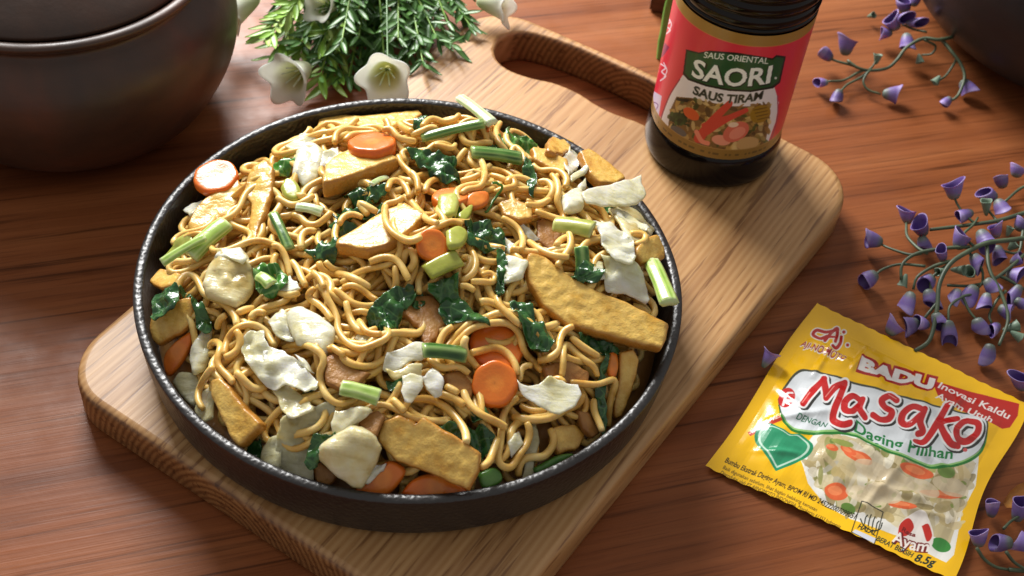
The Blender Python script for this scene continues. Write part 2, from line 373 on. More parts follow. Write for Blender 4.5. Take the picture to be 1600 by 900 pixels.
# ============================================================ flat print painter (works in photograph pixels)
class Painter:
    def __init__(s, x0, y0, x1, y1, ss, base):
        s.x0, s.y0, s.ss = x0, y0, ss
        s.w, s.h = int((x1 - x0) * ss), int((y1 - y0) * ss)
        s.a = np.zeros((s.h, s.w, 3), np.float32); s.a[:] = base
    def _box(s, p):
        q = (np.asarray(p, float) - [s.x0, s.y0]) * s.ss
        lo = np.floor(q.min(0)).astype(int) - 1; hi = np.ceil(q.max(0)).astype(int) + 2
        lo = np.maximum(lo, 0); hi = np.minimum(hi, [s.w, s.h])
        return q, lo, hi
    def poly(s, p, col, al=1.0, smooth=False):
        if smooth: p = catmull(list(p) + [p[0]], 2.0)
        q, lo, hi = s._box(p)
        if (hi <= lo).any(): return
        X, Y = np.meshgrid(np.arange(lo[0], hi[0]) + .5, np.arange(lo[1], hi[1]) + .5)
        ins = np.zeros(X.shape, bool)
        for (xa, ya), (xb, yb) in zip(q, np.roll(q, -1, 0)):
            if ya == yb: continue
            c = ((ya > Y) != (yb > Y)) & (X < (xb - xa) * (Y - ya) / (yb - ya) + xa); ins ^= c
        v = s.a[lo[1]:hi[1], lo[0]:hi[0]]; v[ins] = v[ins] * (1 - al) + np.asarray(col, np.float32) * al
    def stroke(s, p, w, col, closed=False):
        p = catmull(p, 1.2) if len(p) > 2 else np.asarray(p, float)
        ws = np.interp(np.linspace(0, 1, len(p)), np.linspace(0, 1, len(w)), w) if hasattr(w, '__len__') else np.full(len(p), w)
        for k in range(len(p) - 1):
            m = max(ws[k], ws[k + 1]) * .5
            bb = np.array([np.minimum(p[k], p[k + 1]) - m, np.maximum(p[k], p[k + 1]) + m])
            q, lo, hi = s._box(bb)
            if (hi <= lo).any(): continue
            X, Y = np.meshgrid(np.arange(lo[0], hi[0]) + .5, np.arange(lo[1], hi[1]) + .5)
            a = (p[k] - [s.x0, s.y0]) * s.ss; d = (p[k + 1] - p[k]) * s.ss
            t = np.clip(((X - a[0]) * d[0] + (Y - a[1]) * d[1]) / (d @ d + 1e-9), 0, 1)
            dd = np.hypot(X - a[0] - t * d[0], Y - a[1] - t * d[1])
            s.a[lo[1]:hi[1], lo[0]:hi[0]][dd < (ws[k] + (ws[k + 1] - ws[k]) * t) * .5 * s.ss] = col
    def ellipse(s, c, rx, ry, rot, col, al=1.0):
        t = np.linspace(0, 2 * np.pi, 40, endpoint=False)
        x, y = rx * np.cos(t), ry * np.sin(t); ca, sa = math.cos(rot), math.sin(rot)
        s.poly(np.stack([c[0] + x * ca - y * sa, c[1] + x * sa + y * ca], -1), col, al)
    def text(s, txt, fn, col, bold=0.0, shear=0.0, outline=None):
        cu = bpy.data.curves.new("lettering", 'FONT'); cu.body = txt; cu.offset = bold; cu.shear = shear
        cu.resolution_u = 3
        ob = bpy.data.objects.new("lettering", cu)
        me = bpy.data.meshes.new_from_object(ob)
        V = np.array([v.co[:2] for v in me.vertices])
        F = [list(p.vertices) for p in me.polygons]
        bpy.data.objects.remove(ob); bpy.data.curves.remove(cu); bpy.data.meshes.remove(me)
        if len(V) == 0: return
        x0, x1 = V[:, 0].min(), V[:, 0].max()
        Q = np.array([fn((x - x0) / (x1 - x0), y / .7) for x, y in V])
        for f in F: s.poly(Q[f], col)
    def sample(s, px):
        q = ((px - [s.x0, s.y0]) * s.ss - .5)
        x = np.clip(q[..., 0], 0, s.w - 1.001); y = np.clip(q[..., 1], 0, s.h - 1.001)
        i = x.astype(int); j = y.astype(int); fx = (x - i)[..., None]; fy = (y - j)[..., None]
        i2 = np.minimum(i + 1, s.w - 1); j2 = np.minimum(j + 1, s.h - 1)
        c = s.a[j, i] * (1 - fx) * (1 - fy) + s.a[j, i2] * fx * (1 - fy) + s.a[j2, i] * (1 - fx) * fy + s.a[j2, i2] * fx * fy
        return c
    def soften(s):
        a = s.a; b = a.copy()
        b[1:-1, 1:-1] = (a[1:-1, 1:-1] * 4 + a[:-2, 1:-1] + a[2:, 1:-1] + a[1:-1, :-2] + a[1:-1, 2:]) / 8
        s.a = b
def line_fn(p0, p1, up):
    p0, p1, up = map(lambda q: np.array(q, float), (p0, p1, up))
    return lambda x, y: p0 + (p1 - p0) * x + up * y
def arc_fn(p0, pm, p1, up):
    p0, pm, p1, up = map(lambda q: np.array(q, float), (p0, pm, p1, up))
    c = 2 * pm - .5 * (p0 + p1)
    return lambda x, y: (1 - x) ** 2 * p0 + 2 * x * (1 - x) * c + x * x * p1 + up * y
def lin(a):
    a = np.clip(np.asarray(a, float) / 255, 0, 1)
    return np.where(a <= .04045, a / 12.92, ((a + .055) / 1.055) ** 2.4)
def set_print(me, rgb):
    at = me.color_attributes.new("print", 'FLOAT_COLOR', 'POINT')
    c = np.ones((len(me.vertices), 4), np.float32); c[:, :3] = lin(rgb)
    at.data.foreach_set('color', c.ravel())

# ============================================================ the table
tb = bmesh.new(); bmesh.ops.create_cube(tb, size=1)
bmesh.ops.scale(tb, vec=(1.5, 1.1, .03), verts=tb.verts); bmesh.ops.translate(tb, vec=(.05, .1, -.015), verts=tb.verts)
bmesh.ops.bevel(tb, geom=list(tb.edges), offset=.004, segments=3, affect='EDGES')
tme = bpy.data.meshes.new("table"); tb.to_mesh(tme); tb.free(); tme.materials.append(TABLE)
new_obj("table", tme, kind="structure", label="reddish brown wooden table top with dark grain lines")

# ============================================================ 2D mesh helpers
def inside(pt, poly):
    x, y = pt[:, 0][:, None], pt[:, 1][:, None]
    a = poly; b = np.roll(poly, -1, 0)
    c = ((a[:, 1] > y) != (b[:, 1] > y)) & (x < (b[:, 0] - a[:, 0]) * (y - a[:, 1]) / (b[:, 1] - a[:, 1] + 1e-12) + a[:, 0])
    return (c.sum(1) % 2) == 1
def dist_poly(pt, poly):
    a = poly; b = np.roll(poly, -1, 0); d = b - a
    t = np.clip(((pt[:, None] - a) * d).sum(-1) / ((d * d).sum(-1) + 1e-12), 0, 1)
    return np.linalg.norm(pt[:, None] - a - t[..., None] * d, axis=-1).min(1)
def resample(poly, step, closed=True):
    p = np.vstack([poly, poly[:1]]) if closed else np.asarray(poly)
    s = np.r_[0, np.cumsum(np.linalg.norm(np.diff(p, axis=0), axis=1))]
    n = max(8, int(s[-1] / step)); q = np.linspace(0, s[-1], n, endpoint=not closed)
    return np.stack([np.interp(q, s, p[:, k]) for k in range(p.shape[1])], -1)
def ccw(p):
    x, y = p[:, 0], p[:, 1]
    return p if (x * np.roll(y, -1) - np.roll(x, -1) * y).sum() > 0 else p[::-1]
def normals2(p):
    t = np.roll(p, -1, 0) - np.roll(p, 1, 0); t /= np.linalg.norm(t, axis=1)[:, None] + 1e-9
    return np.stack([t[:, 1], -t[:, 0]], -1)          # outward for ccw
def tri2(pts, poly, holes=()):
    n = len(poly); e = [(k, (k + 1) % n) for k in range(n)]
    o = n
    for h in holes:
        m = len(h); e += [(o + k, o + (k + 1) % m) for k in range(m)]; o += m
    vo, eo, fo, ov, oe, of = geometry.delaunay_2d_cdt([Vector(p) for p in pts], e, [], 0, 1e-6)
    vo = np.array([v[:] for v in vo]); F = np.array([f for f in fo if len(f) == 3])
    c = vo[F].mean(1); k = inside(c, poly)
    for h in holes: k &= ~inside(c, h)
    return vo, F[k]

# ============================================================ the chopping board
BA = math.radians(28.5); AX = np.array([math.sin(BA), math.cos(BA)]); BX = np.array([math.cos(BA), -math.sin(BA)])
a0, a1, b0, b1 = -10.65, 19.5, -9.65, 11.5
ac, bc = (a0 + a1) / 2, (b0 + b1) / 2
def rrect(x0, x1, y0, y1, rs, n=14):
    out = []
    for (cx, cy, st, r) in ((x1, y1, 0, rs[0]), (x0, y1, 90, rs[1]), (x0, y0, 180, rs[2]), (x1, y0, 270, rs[3])):
        ox = cx - r if cx == x1 else cx + r; oy = cy - r if cy == y1 else cy + r
        for t in np.radians(np.linspace(st, st + 90, n)): out.append((ox + r * math.cos(t), oy + r * math.sin(t)))
    return np.array(out)
# board-local x along AX, local y along -BX
outl = ccw(resample(rrect(a0 - ac, a1 - ac, -(b1 - bc), (b1 - bc), (2.6, 2.6, 2.6, 2.8)), .35))
# the board narrows a little towards the near end
near = (a1 - ac - outl[:, 0]) / (a1 - a0); outl[:, 1] = outl[:, 1] * (1 - .08 * near) - (-.2) * near
# gentle bow of the far edge
m = outl[:, 0] > 8; outl[m, 0] += .45 * np.cos(outl[m, 1] / 10.5 * 1.5)
top_px = [(773, 77), (783, 59), (812, 51), (842, 55), (883, 68), (932, 88)]
bot_px = [(778, 92), (796, 107), (829, 119), (868, 128), (904, 143), (934, 162)]
def loc_ab(px):
    X = P(px[0], px[1], ZB)[:2]; return np.array([X @ AX - ac, -(X @ BX - bc)])
tl = np.array([loc_ab(p) for p in top_px]); bl = np.array([loc_ab(p) for p in bot_px])
tl = tl[tl[:, 1] > .4]; bl = bl[bl[:, 1] > .4]
mir = np.array([1, -1]); tl = tl[tl[:, 1] > 1.9]; bl = bl[bl[:, 1] > 1.9]; far_c = 1.4
fold = lambda q: np.stack([q[:, 0], 2 * far_c - q[:, 1]], -1)
slot = np.vstack([tl, fold(tl[::-1]), fold(bl), bl[::-1]])
slot = ccw(resample(catmull(np.vstack([slot, slot[:1]]), .2)[:-1], .25))
bo = thing("cutting_board", "pale striped wooden chopping board with a curved handle slot under the black pan", "chopping board", (*(AX * ac + BX * bc), 0))
bo.rotation_euler = (0, 0, math.atan2(AX[1], AX[0]))
nO, nS = normals2(outl), normals2(slot)
rings = [(-.32, 0), (-.12, .05), (0, .3), (0, ZB - .32), (-.05, ZB - .14), (-.14, ZB - .05), (-.34, ZB)]
V, F, loops = [], [], []
for base, nn, sg in ((outl, nO, 1), (slot, nS, -1)):
    st = len(V)
    for k, (off, z) in enumerate(rings):
        o2 = off * (1 if sg > 0 else .6)
        V += [(*p, z) for p in base + nn * o2 * sg]
    n = len(base)
    for k in range(len(rings) - 1):
        for j in range(n):
            j2 = (j + 1) % n
            q = (st + k * n + j, st + k * n + j2, st + (k + 1) * n + j2, st + (k + 1) * n + j)
            F.append(q if sg > 0 else q[::-1])
    loops.append((st, n))
for z, rk, flip in ((ZB, len(rings) - 1, False), (0, 0, True)):
    o_in = np.array([V[loops[0][0] + rk * loops[0][1] + j][:2] for j in range(loops[0][1])])
    s_in = np.array([V[loops[1][0] + rk * loops[1][1] + j][:2] for j in range(loops[1][1])])
    vo, tf = tri2(np.vstack([o_in, s_in]), o_in, [s_in])
    idx = [loops[0][0] + rk * loops[0][1] + j for j in range(loops[0][1])] + [loops[1][0] + rk * loops[1][1] + j for j in range(loops[1][1])]
    for f in tf:
        g = tuple(idx[i] for i in f); F.append(g[::-1] if flip else g)
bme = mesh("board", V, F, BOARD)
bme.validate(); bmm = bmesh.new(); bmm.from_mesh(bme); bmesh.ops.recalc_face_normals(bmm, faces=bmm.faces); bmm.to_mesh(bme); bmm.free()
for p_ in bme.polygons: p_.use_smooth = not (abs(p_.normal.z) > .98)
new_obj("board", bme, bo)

# ============================================================ the pan
def arc(cx, cz, r, t0, t1, n, sx=1.0, sz=1.0):
    return [(cx + sx * r * math.cos(t), cz + sz * r * math.sin(t)) for t in np.radians(np.linspace(t0, t1, n))]
prof = [(.01, 0), (9.5, 0)] + arc(9.8, .5, .5, -80, -5, 7) + [(10.38, 1.0), (10.44, 1.7), (10.49, 2.25)]
prof += arc(10.31, 2.46, .19, 0, 180, 17, 1, .6) + [(10.09, 2.1), (10.0, 1.4)] + arc(9.5, .9, .42, -5, -85, 6) + [(5, .45), (.01, .45)]
def rimwob(a): return 1 + .0006 * np.sin(5 * a) + .0005 * np.sin(11 * a + 1)
pan = new_obj("serving_pan", lathe("serving_pan", prof, IRON, 256, wob=rimwob), loc=(0, 0, ZB + .003),
              label="round black cast iron pan with a pebbled rim, full of fried noodles", cat="pan")

# ============================================================ the food: a height map that every piece is laid on
HS = .1; HN = 220; HX = (np.arange(HN) - HN / 2) * HS
gx, gy = np.meshgrid(HX, HX, indexing='ij'); gr = np.hypot(gx, gy)
def mound(r): return ZR - 1.05 + 2.35 * np.clip(1 - (r / 9.9) ** 2, 0, 1) ** .9
Hm = mound(gr) - .85
Hm += .16 * np.sin(gx * .9 + 1) * np.cos(gy * 1.1)
Hm[gr > 9.85] = ZB + .5
base_map = Hm.copy()
def hget(x, y):
    fx = np.clip((np.asarray(x) + HN * HS / 2) / HS, 0, HN - 1.001); fy = np.clip((np.asarray(y) + HN * HS / 2) / HS, 0, HN - 1.001)
    i, j = fx.astype(int), fy.astype(int); a, b = fx - i, fy - j
    return Hm[i, j] * (1 - a) * (1 - b) + Hm[i + 1, j] * a * (1 - b) + Hm[i, j + 1] * (1 - a) * b + Hm[i + 1, j + 1] * a * b
def hit(px, py):
    d = ray(px, py); t0 = (ZR + 3 - CAM[2]) / d[2]; t1 = (ZB - CAM[2]) / d[2]
    ts = np.linspace(t0, t1, 240); X = CAM + ts[:, None] * d
    out_ = (np.hypot(X[:, 0], X[:, 1]) > 9.35) & (X[:, 0] * d[0] + X[:, 1] * d[1] > 0)
    k = np.argmax((X[:, 2] <= hget(X[:, 0], X[:, 1])) | out_); return X[k]
def splat(X, rad):
    k = int(math.ceil(rad / HS))
    i = np.round((X[:, 0] + HN * HS / 2) / HS).astype(int); j = np.round((X[:, 1] + HN * HS / 2) / HS).astype(int)
    for di in range(-k, k + 1):
        for dj in range(-k, k + 1):
            if (di * di + dj * dj) * HS * HS > rad * rad + .003: continue
            a = np.clip(i + di, 0, HN - 1); b = np.clip(j + dj, 0, HN - 1)
            np.maximum.at(Hm, (a, b), X[:, 2])
def gauss(z, s):
    k = np.arange(-int(3 * s), int(3 * s) + 1); w = np.exp(-k * k / (2 * s * s)); w /= w.sum()
    return np.convolve(np.pad(z, len(k) // 2, mode='edge'), w, 'valid')
NR = .134
def settle(h, rng=2, s=2.6, dip=.07):
    z = h.copy(); n = len(z)
    pad = np.pad(h, rng, mode='edge'); mx = np.max([pad[k:k + n] for k in range(2 * rng + 1)], 0)
    z = gauss(mx, s)
    return np.maximum(z, h - dip) + NR * .8
def lay_random(length, x, y, th, amp, wl, r=NR):
    step = .16; n = int(length / step); pts = []; ph = random.random() * 6.28; ph2 = random.random() * 6.28
    turn = random.uniform(-.18, .18)
    base = th
    for k in range(n):
        s = k * step
        th = base + amp * math.sin(2 * math.pi * s / wl + ph) + .5 * math.sin(2 * math.pi * s / (wl * 2.7) + ph2)
        base += turn * step
        rr = math.hypot(x, y)
        if rr > 8.3:                       # turn back towards the middle
            inw = math.atan2(-y, -x); dd = (inw - th + math.pi) % (2 * math.pi) - math.pi
            base += .35 * np.sign(dd) * (rr - 8.3)
        if rr > 9.55: x *= 9.55 / rr; y *= 9.55 / rr
        pts.append((x, y)); x += step * math.cos(th); y += step * math.sin(th)
    p = np.array(pts); z = settle(hget(p[:, 0], p[:, 1]))
    X = np.c_[p, z]; splat(np.c_[p, z + NR * .45], NR); return X
strands = []
for k in range(240):
    rr = 8.8 * math.sqrt(random.random()); aa = random.random() * 6.28
    X = lay_random(random.uniform(9, 16), rr * math.cos(aa), rr * math.sin(aa), random.random() * 6.28, random.uniform(.5, 1.05), random.uniform(2.8, 4.8))
    strands.append(tube_geo(X, NR * random.uniform(.92, 1.08) * (1 + .12 * np.sin(np.arange(len(X)) * .35 + random.random() * 6) * np.sin(np.arange(len(X)) * .13)), 7))
bedV, bedF = join(strands)
# the dense mass underneath
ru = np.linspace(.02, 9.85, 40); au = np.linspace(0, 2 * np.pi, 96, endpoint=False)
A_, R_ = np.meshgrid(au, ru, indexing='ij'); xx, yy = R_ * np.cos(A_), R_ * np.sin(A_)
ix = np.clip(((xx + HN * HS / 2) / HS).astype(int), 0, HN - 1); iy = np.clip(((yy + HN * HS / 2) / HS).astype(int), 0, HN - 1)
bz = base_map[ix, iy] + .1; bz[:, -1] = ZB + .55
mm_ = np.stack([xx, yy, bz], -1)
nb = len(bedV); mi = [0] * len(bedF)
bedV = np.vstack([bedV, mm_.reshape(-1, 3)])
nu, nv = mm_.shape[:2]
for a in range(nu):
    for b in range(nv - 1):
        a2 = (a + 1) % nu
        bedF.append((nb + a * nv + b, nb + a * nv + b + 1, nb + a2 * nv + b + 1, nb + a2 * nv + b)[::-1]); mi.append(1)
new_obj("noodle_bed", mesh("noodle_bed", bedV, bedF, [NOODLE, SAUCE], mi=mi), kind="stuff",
        label="dense tangle of golden fried noodles filling the black pan", cat="noodles")

def nrm_at(x, y):
    e = .9
    gxd = (hget(x + e, y) - hget(x - e, y)) / (2 * e); gyd = (hget(x, y + e) - hget(x, y - e)) / (2 * e)
    return unit((-gxd, -gyd, 1))
def vnoise(P3, f, seed):
    return np.array([noise.noise(Vector((p[0] * f + seed, p[1] * f - seed * .7, p[2] * f + seed * 1.3))) for p in P3])

def sheet(name, px, mat, thick, rr, tilt=(0, 0), ruffle=0.0, rfreq=.9, bump=0.0, bend=0.0, drape=0.0, lift=0.0, jag=0.0, smooth=True,
          label=None, cat=None, group=None, seed=None, step=.14, raise_=.88):
    """a slab whose outline is given in photograph pixels, laid on the height map"""
    seed = random.random() * 90 if seed is None else seed
    px = np.array(px, float); c = px.mean(0)
    X0 = hit(*c); n = unit(nrm_at(X0[0], X0[1]) * .6 + np.array([tilt[0], tilt[1], .45]))
    for it in range(2):
        pts3 = np.array([plane_hit(x, y, X0, n) for x, y in px])
        e1 = unit(np.cross([0, 1, .2], n)); e2 = np.cross(n, e1)
        loc = np.stack([(pts3 - X0) @ e1, (pts3 - X0) @ e2], -1)
        if it == 0:
            q = np.vstack([loc * s for s in (1, .66, .33)]); W = X0 + q[:, :1] * e1 + q[:, 1:] * e2
            d = hget(W[:, 0], W[:, 1]) - W[:, 2]
            up = float(np.clip(np.quantile(d, raise_), -.05, .75)) + lift
            X0 = plane_hit(c[0], c[1], X0 + np.array([0, 0, up]), np.array([0, 0, 1.0]))
    out = catmull(np.vstack([loc, loc[:1]]), .08)[:-1] if smooth else loc
    out = ccw(resample(out, step))
    if jag:
        nn = normals2(out); out = out + nn * (jag * vnoise(np.c_[out, out[:, 0] * 0], 2.6, seed))[:, None]
    nn = normals2(out); pts = [out]
    for fr in (.14, .5, 1.0):
        q = out - nn * rr * fr
        k = inside(q, out) & (dist_poly(q, out) > rr * fr * .85); pts.append(q[k])
    lo, hi = out.min(0), out.max(0)
    g = np.stack(np.meshgrid(np.arange(lo[0], hi[0], step), np.arange(lo[1], hi[1], step * .87), indexing='ij'), -1)
    g[:, ::2, 0] += step / 2; g = g.reshape(-1, 2)
    k = inside(g, out); g = g[k]
    if len(g): g = g[dist_poly(g, out) > rr + step * .5]
    pts.append(g)
    vo, tf = tri2(np.vstack(pts), out)
    dd = dist_poly(vo, out); onb = dd < 1e-4
    h = np.sqrt(np.clip(1 - (1 - np.clip(dd / rr, 0, 1)) ** 2, 0, 1))
    disp = np.zeros(len(vo))
    v3 = np.c_[vo, vo[:, 0] * 0]
    if ruffle: disp += ruffle * (vnoise(v3, rfreq, seed) + .5 * vnoise(v3, rfreq * 2.3, seed + 5))
    if bend: disp += bend * ((vo - vo.mean(0)) ** 2).sum(1)
    tb_ = thick / 2
    bt = bump * vnoise(v3, 3.2, seed + 9) if bump else 0
    zt = tb_ * h + disp - tb_ * .6 + bt * h; zb_ = -tb_ * h + disp - tb_ * .6
    top = X0 + vo[:, :1] * e1 + vo[:, 1:] * e2 + zt[:, None] * n
    bot = X0 + vo[:, :1] * e1 + vo[:, 1:] * e2 + zb_[:, None] * n
    if drape:
        dz = drape * np.clip(hget(top[:, 0], top[:, 1]) + .08 - (X0 + vo[:, :1] * e1 + vo[:, 1:] * e2)[:, 2], -.8, .5)
        top[:, 2] += dz; bot[:, 2] += dz
    rad = np.hypot(top[:, 0], top[:, 1])
    N = len(vo); bi = np.where(onb, np.arange(N), np.arange(N) + N)
    F = [tuple(f) for f in tf] + [tuple(bi[f[::-1]]) for f in tf]
    allV = np.vstack([top, bot])
    o = new_obj(name, mesh(name, allV, F, mat, origin=X0), None, X0, None, label, cat, group)
    at = o.data.color_attributes.new("rib", 'FLOAT_COLOR', 'POINT'); cc = np.zeros((2 * N, 4), np.float32); cc[:, 3] = 1
    eb = np.clip(1.25 - dd / (rr * 1.4) + .5 * vnoise(v3, 2.2, seed + 3), 0, 1); cc[:, 2] = np.r_[eb, np.ones(N)]; at.data.foreach_set('color', cc.ravel())
    me = o.data; b = bmesh.new(); b.from_mesh(me); bmesh.ops.delete(b, geom=[v for v in b.verts if not v.link_faces], context='VERTS')
    bmesh.ops.recalc_face_normals(b, faces=b.faces); b.to_mesh(me); b.free()
    splat(top[rad < 10.6], HS * .8)
    return o

def disc(px, rpx, mat, label, tilt=(0, 0), thick=.42, lift=.1, lobes=7, group=None, toward=.0):
    X0 = hit(*px); sc_ = FPX / np.dot(X0 - CAM, CF); R = rpx / sc_
    n = unit(nrm_at(X0[0], X0[1]) * .4 + np.array([tilt[0], tilt[1], .6]) + toward * unit(CAM - X0))
    e1 = unit(np.cross([0, 1, .2], n)); e2 = np.cross(n, e1)
    a = np.linspace(0, 2 * np.pi, 64, endpoint=False); W = X0 + R * .8 * (np.cos(a)[:, None] * e1 + np.sin(a)[:, None] * e2)
    up = float(np.clip(np.quantile(hget(W[:, 0], W[:, 1]) - W[:, 2], .6), 0, .45)) + lift
    X0 = plane_hit(px[0], px[1], X0 + np.array([0, 0, up]), np.array([0, 0, 1.0]))
    ph = random.random() * 6; w = 1 + .045 * np.abs(np.sin(a * lobes / 2 + ph)) + .02 * np.sin(2 * a + ph)
    prof = [(0.02, .5), (.25, .5), (.5, .5), (.75, .5), (.9, .5), (.965, .44), (1, .28), (1.01, 0), (1, -.28), (.96, -.45), (.85, -.5), (.4, -.5), (.02, -.5)]
    L = np.array([[(R * f * w[i] * math.cos(a[i]), R * f * w[i] * math.sin(a[i]), z * thick) for f, z in prof] for i in range(64)])
    L[..., 2] += .03 * np.sin(L[..., 0] * 3 + ph) * np.cos(L[..., 1] * 2.6)
    o = new_obj("carrot_slice", grid_mesh("carrot_slice", L, mat, wrap=True, flip=False), label=label, cat="carrot", group=group)
    o.matrix_world = Matrix(((e1[0], e2[0], n[0], X0[0] * U), (e1[1], e2[1], n[1], X0[1] * U), (e1[2], e2[2], n[2], X0[2] * U), (0, 0, 0, 1)))
    W = X0 + (L.reshape(-1, 3)[:, :1] * e1 + L.reshape(-1, 3)[:, 1:2] * e2 + L.reshape(-1, 3)[:, 2:] * n)
    splat(W, HS * .8); return o

def stem(p0, p1, wpx, mat, label, lift=.05, ribs=6, arch=.06, group=None, name="green_stem", endcol=None):
    A, B = hit(*p0), hit(*p1); mid = (A + B) / 2; sc_ = FPX / np.dot(mid - CAM, CF); R = wpx / sc_ / 2
    n = 16; ts = np.linspace(0, 1, n)
    hz = np.array([hget(*(A + (B - A) * t)[:2]) for t in ts]); lineA = A[2] + (B[2] - A[2]) * ts
    up = float(np.clip((hz - lineA).max() * .6, 0, .5)) + R * .35 + lift
    pts = np.array([A + (B - A) * t + np.array([0, 0, up + arch * math.sin(math.pi * t)]) for t in ts])
    t_, N, Bn = frames(pts)
    up_v = np.array([0, 0, 1.0]) + unit(CAM - mid) * .3
    seg = 26; V = []; a = np.linspace(0, 2 * np.pi, seg, endpoint=False)
    for k in range(n):
        s = unit(np.cross(t_[k], up_v)); u2 = np.cross(s, t_[k])
        tap = 1 + .12 * (ts[k] - .5) + .03 * math.sin(ts[k] * 9)
        for q in a:
            rib = 1 + .07 * math.cos(q * ribs * 2)
            y = math.sin(q) * (.62 if math.sin(q) > 0 else .45) - (.22 * math.exp(-(math.cos(q) / .35) ** 2) if math.sin(q) < 0 else 0) * -1
            V.append(pts[k] + R * tap * rib * (math.cos(q) * s + y * u2))
    V = np.array(V); F = []
    for k in range(n - 1):
        for j in range(seg):
            j2 = (j + 1) % seg; F.append((k * seg + j, k * seg + j2, (k + 1) * seg + j2, (k + 1) * seg + j))
    c0 = len(V); V = np.vstack([V, pts[0] - t_[0] * -.02, pts[-1] + t_[-1] * -.02])
    for j in range(seg):
        j2 = (j + 1) % seg; F.append((c0, j2, j)); F.append((c0 + 1, (n - 1) * seg + j, (n - 1) * seg + j2))
    o = new_obj(name, mesh(name, V, F, mat, origin=mid), None, mid, None, label, "greens", group)
    at = o.data.color_attributes.new("rib", 'FLOAT_COLOR', 'POINT'); cc = np.zeros((len(V), 4), np.float32); cc[:, 3] = 1; ph_ = random.random() * 6
    for k in range(n):
        for j, q in enumerate(a):
            r_ = .5 + .5 * math.cos(q * ribs * 2); e_ = max(0, 1 - min(k, n - 1 - k) / 1.2)
            cc[k * seg + j, 0] = min(1, .55 * max(0, r_ - .45) / .55 + .8 * e_); cc[k * seg + j, 1] = (.75 * max(0, .5 - r_) / .5 * (.6 + .4 * math.sin(k * .9 + ph_))) * (1 - e_)
    cc[c0:, 0] = .9; at.data.foreach_set('color', cc.ravel())
    b = bmesh.new(); b.from_mesh(o.data); bmesh.ops.recalc_face_normals(b, faces=b.faces); b.to_mesh(o.data); b.free()
    splat(V, HS * .8); return o

def tofu(px, label, thick=.6, mat=None, **kw):
    kw.setdefault('bump', .03); kw.setdefault('jag', .045); kw.setdefault('rr', .075); kw.setdefault('smooth', False); kw.setdefault('step', .12)
    return sheet("tofu_slice", px, mat or TOFU, thick * .85, label=label, cat="tofu", **kw)
def cab(px, label, thick=.16, mat=None, group=None, **kw):
    px = np.array(px, float); px = px.mean(0) + (px - px.mean(0)) * 1.07; kw['lift'] = kw.get('lift', 0) + .06; thick *= .85
    kw.setdefault('ruffle', .15); kw.setdefault('rfreq', .8); kw.setdefault('jag', .06); kw.setdefault('smooth', False); kw['drape'] = min(.22, kw.get('drape', .22)); kw.setdefault('rr', min(.25, thick * .8))
    return sheet("cabbage_piece", px, mat or CABBAGE, thick, label=label, cat="cabbage", group=group, **kw)
def leaf(px, label, mat=None, group=None, **kw):
    px = np.array(px, float); px = px.mean(0) + (px - px.mean(0)) * 1.08; kw['lift'] = kw.get('lift', 0) + .08
    kw.setdefault('ruffle', .26); kw.setdefault('rfreq', 1.9); kw.setdefault('jag', .10); kw.setdefault('drape', .55); kw.setdefault('rr', .05); kw.setdefault('step', .11)
    return sheet("greens_leaf", px, mat or LEAF, .07, label=label, cat="greens", group=group, **kw)
GL = dict(label="small crumpled dark green leaf scrap caught between the noodles", group="dark leaf scraps in the noodles")
GC = dict(label="small pale cabbage shred caught among the noodles", group="small cabbage shreds in the noodles")
GO = dict(label="small olive green stem chunk caught among the noodles", group="small olive stem chunks in the noodles")

# ---- lower layer
leaf([(690,662),(720,656),(771,674),(768,695),(745,708),(715,694)], "dark glossy leaf under noodles behind the notched tofu slab")
leaf([(903,521),(940,526),(973,541),(948,552),(919,541)], "dark leaf strip in the shade under the biggest tofu slab")
leaf([(934,590),(940,566),(948,545),(957,538),(950,562),(948,600),(950,660),(940,660),(936,625)], "narrow dark leaf strand beside the upright tofu strip and carrot edge")
leaf([(476,389),(496,378),(516,369),(528,375),(518,399),(484,397)], "pointed dark leaf tip under the glossy triangular tofu", ruffle=.1)
leaf([(512,352),(555,350),(552,359),(534,367)], **GL)
leaf([(540,300),(560,292),(606,286),(596,302),(560,312)], **GL)
leaf([(384,694),(402,678),(410,693),(398,714)], **GL)
leaf([(603,590),(625,586),(632,600),(612,606)], **GL)
leaf([(645,192),(658,180),(676,182),(668,192),(656,202)], **GL)
tofu([(855,234),(855,222),(861,213),(874,219),(888,218),(897,224),(886,240),(868,242)], "ragged curled tofu scrap touching the back rim", .4, jag=.12)
tofu([(905,238),(918,231),(950,254),(979,279),(962,289),(936,287),(920,272)], "golden tofu wedge leaning on the rim under the cabbage leaf", .5, tilt=(-.2, -.1), lift=.15)
tofu([(838,345),(862,336),(884,352),(886,385),(860,394),(838,378)], "sauce brown tofu piece behind the biggest tofu slab", .4, TOFU_DARK)
tofu([(778,318),(800,308),(830,322),(833,342),(812,347),(786,336)], "small brown tofu nugget beside the dark curled leaf", .4)
tofu([(850,572),(890,562),(922,582),(918,600),(880,604),(856,597)], "brown tofu piece under a noodle arch near the white glossy cabbage", .35, TOFU_DARK)
tofu([(864,668),(896,658),(914,680),(900,706),(870,710),(858,690)], "brown torn tofu piece near the rim beside noodle loops", .4, jag=.1)
tofu([(900,640),(920,644),(940,676),(926,686),(910,670)], "narrow brown tofu piece between noodle ends at the rim", .35, TOFU_DARK)
tofu([(487,731),(500,722),(530,742),(520,758),(495,757)], "small brown tofu corner under the rolled cabbage chunk", .3, TOFU_DARK)
tofu([(505,560),(530,548),(548,575),(580,582),(560,602),(530,610),(508,600)], "brown tofu piece sunk between noodle loops beside the white cabbage", .35, TOFU_DARK)
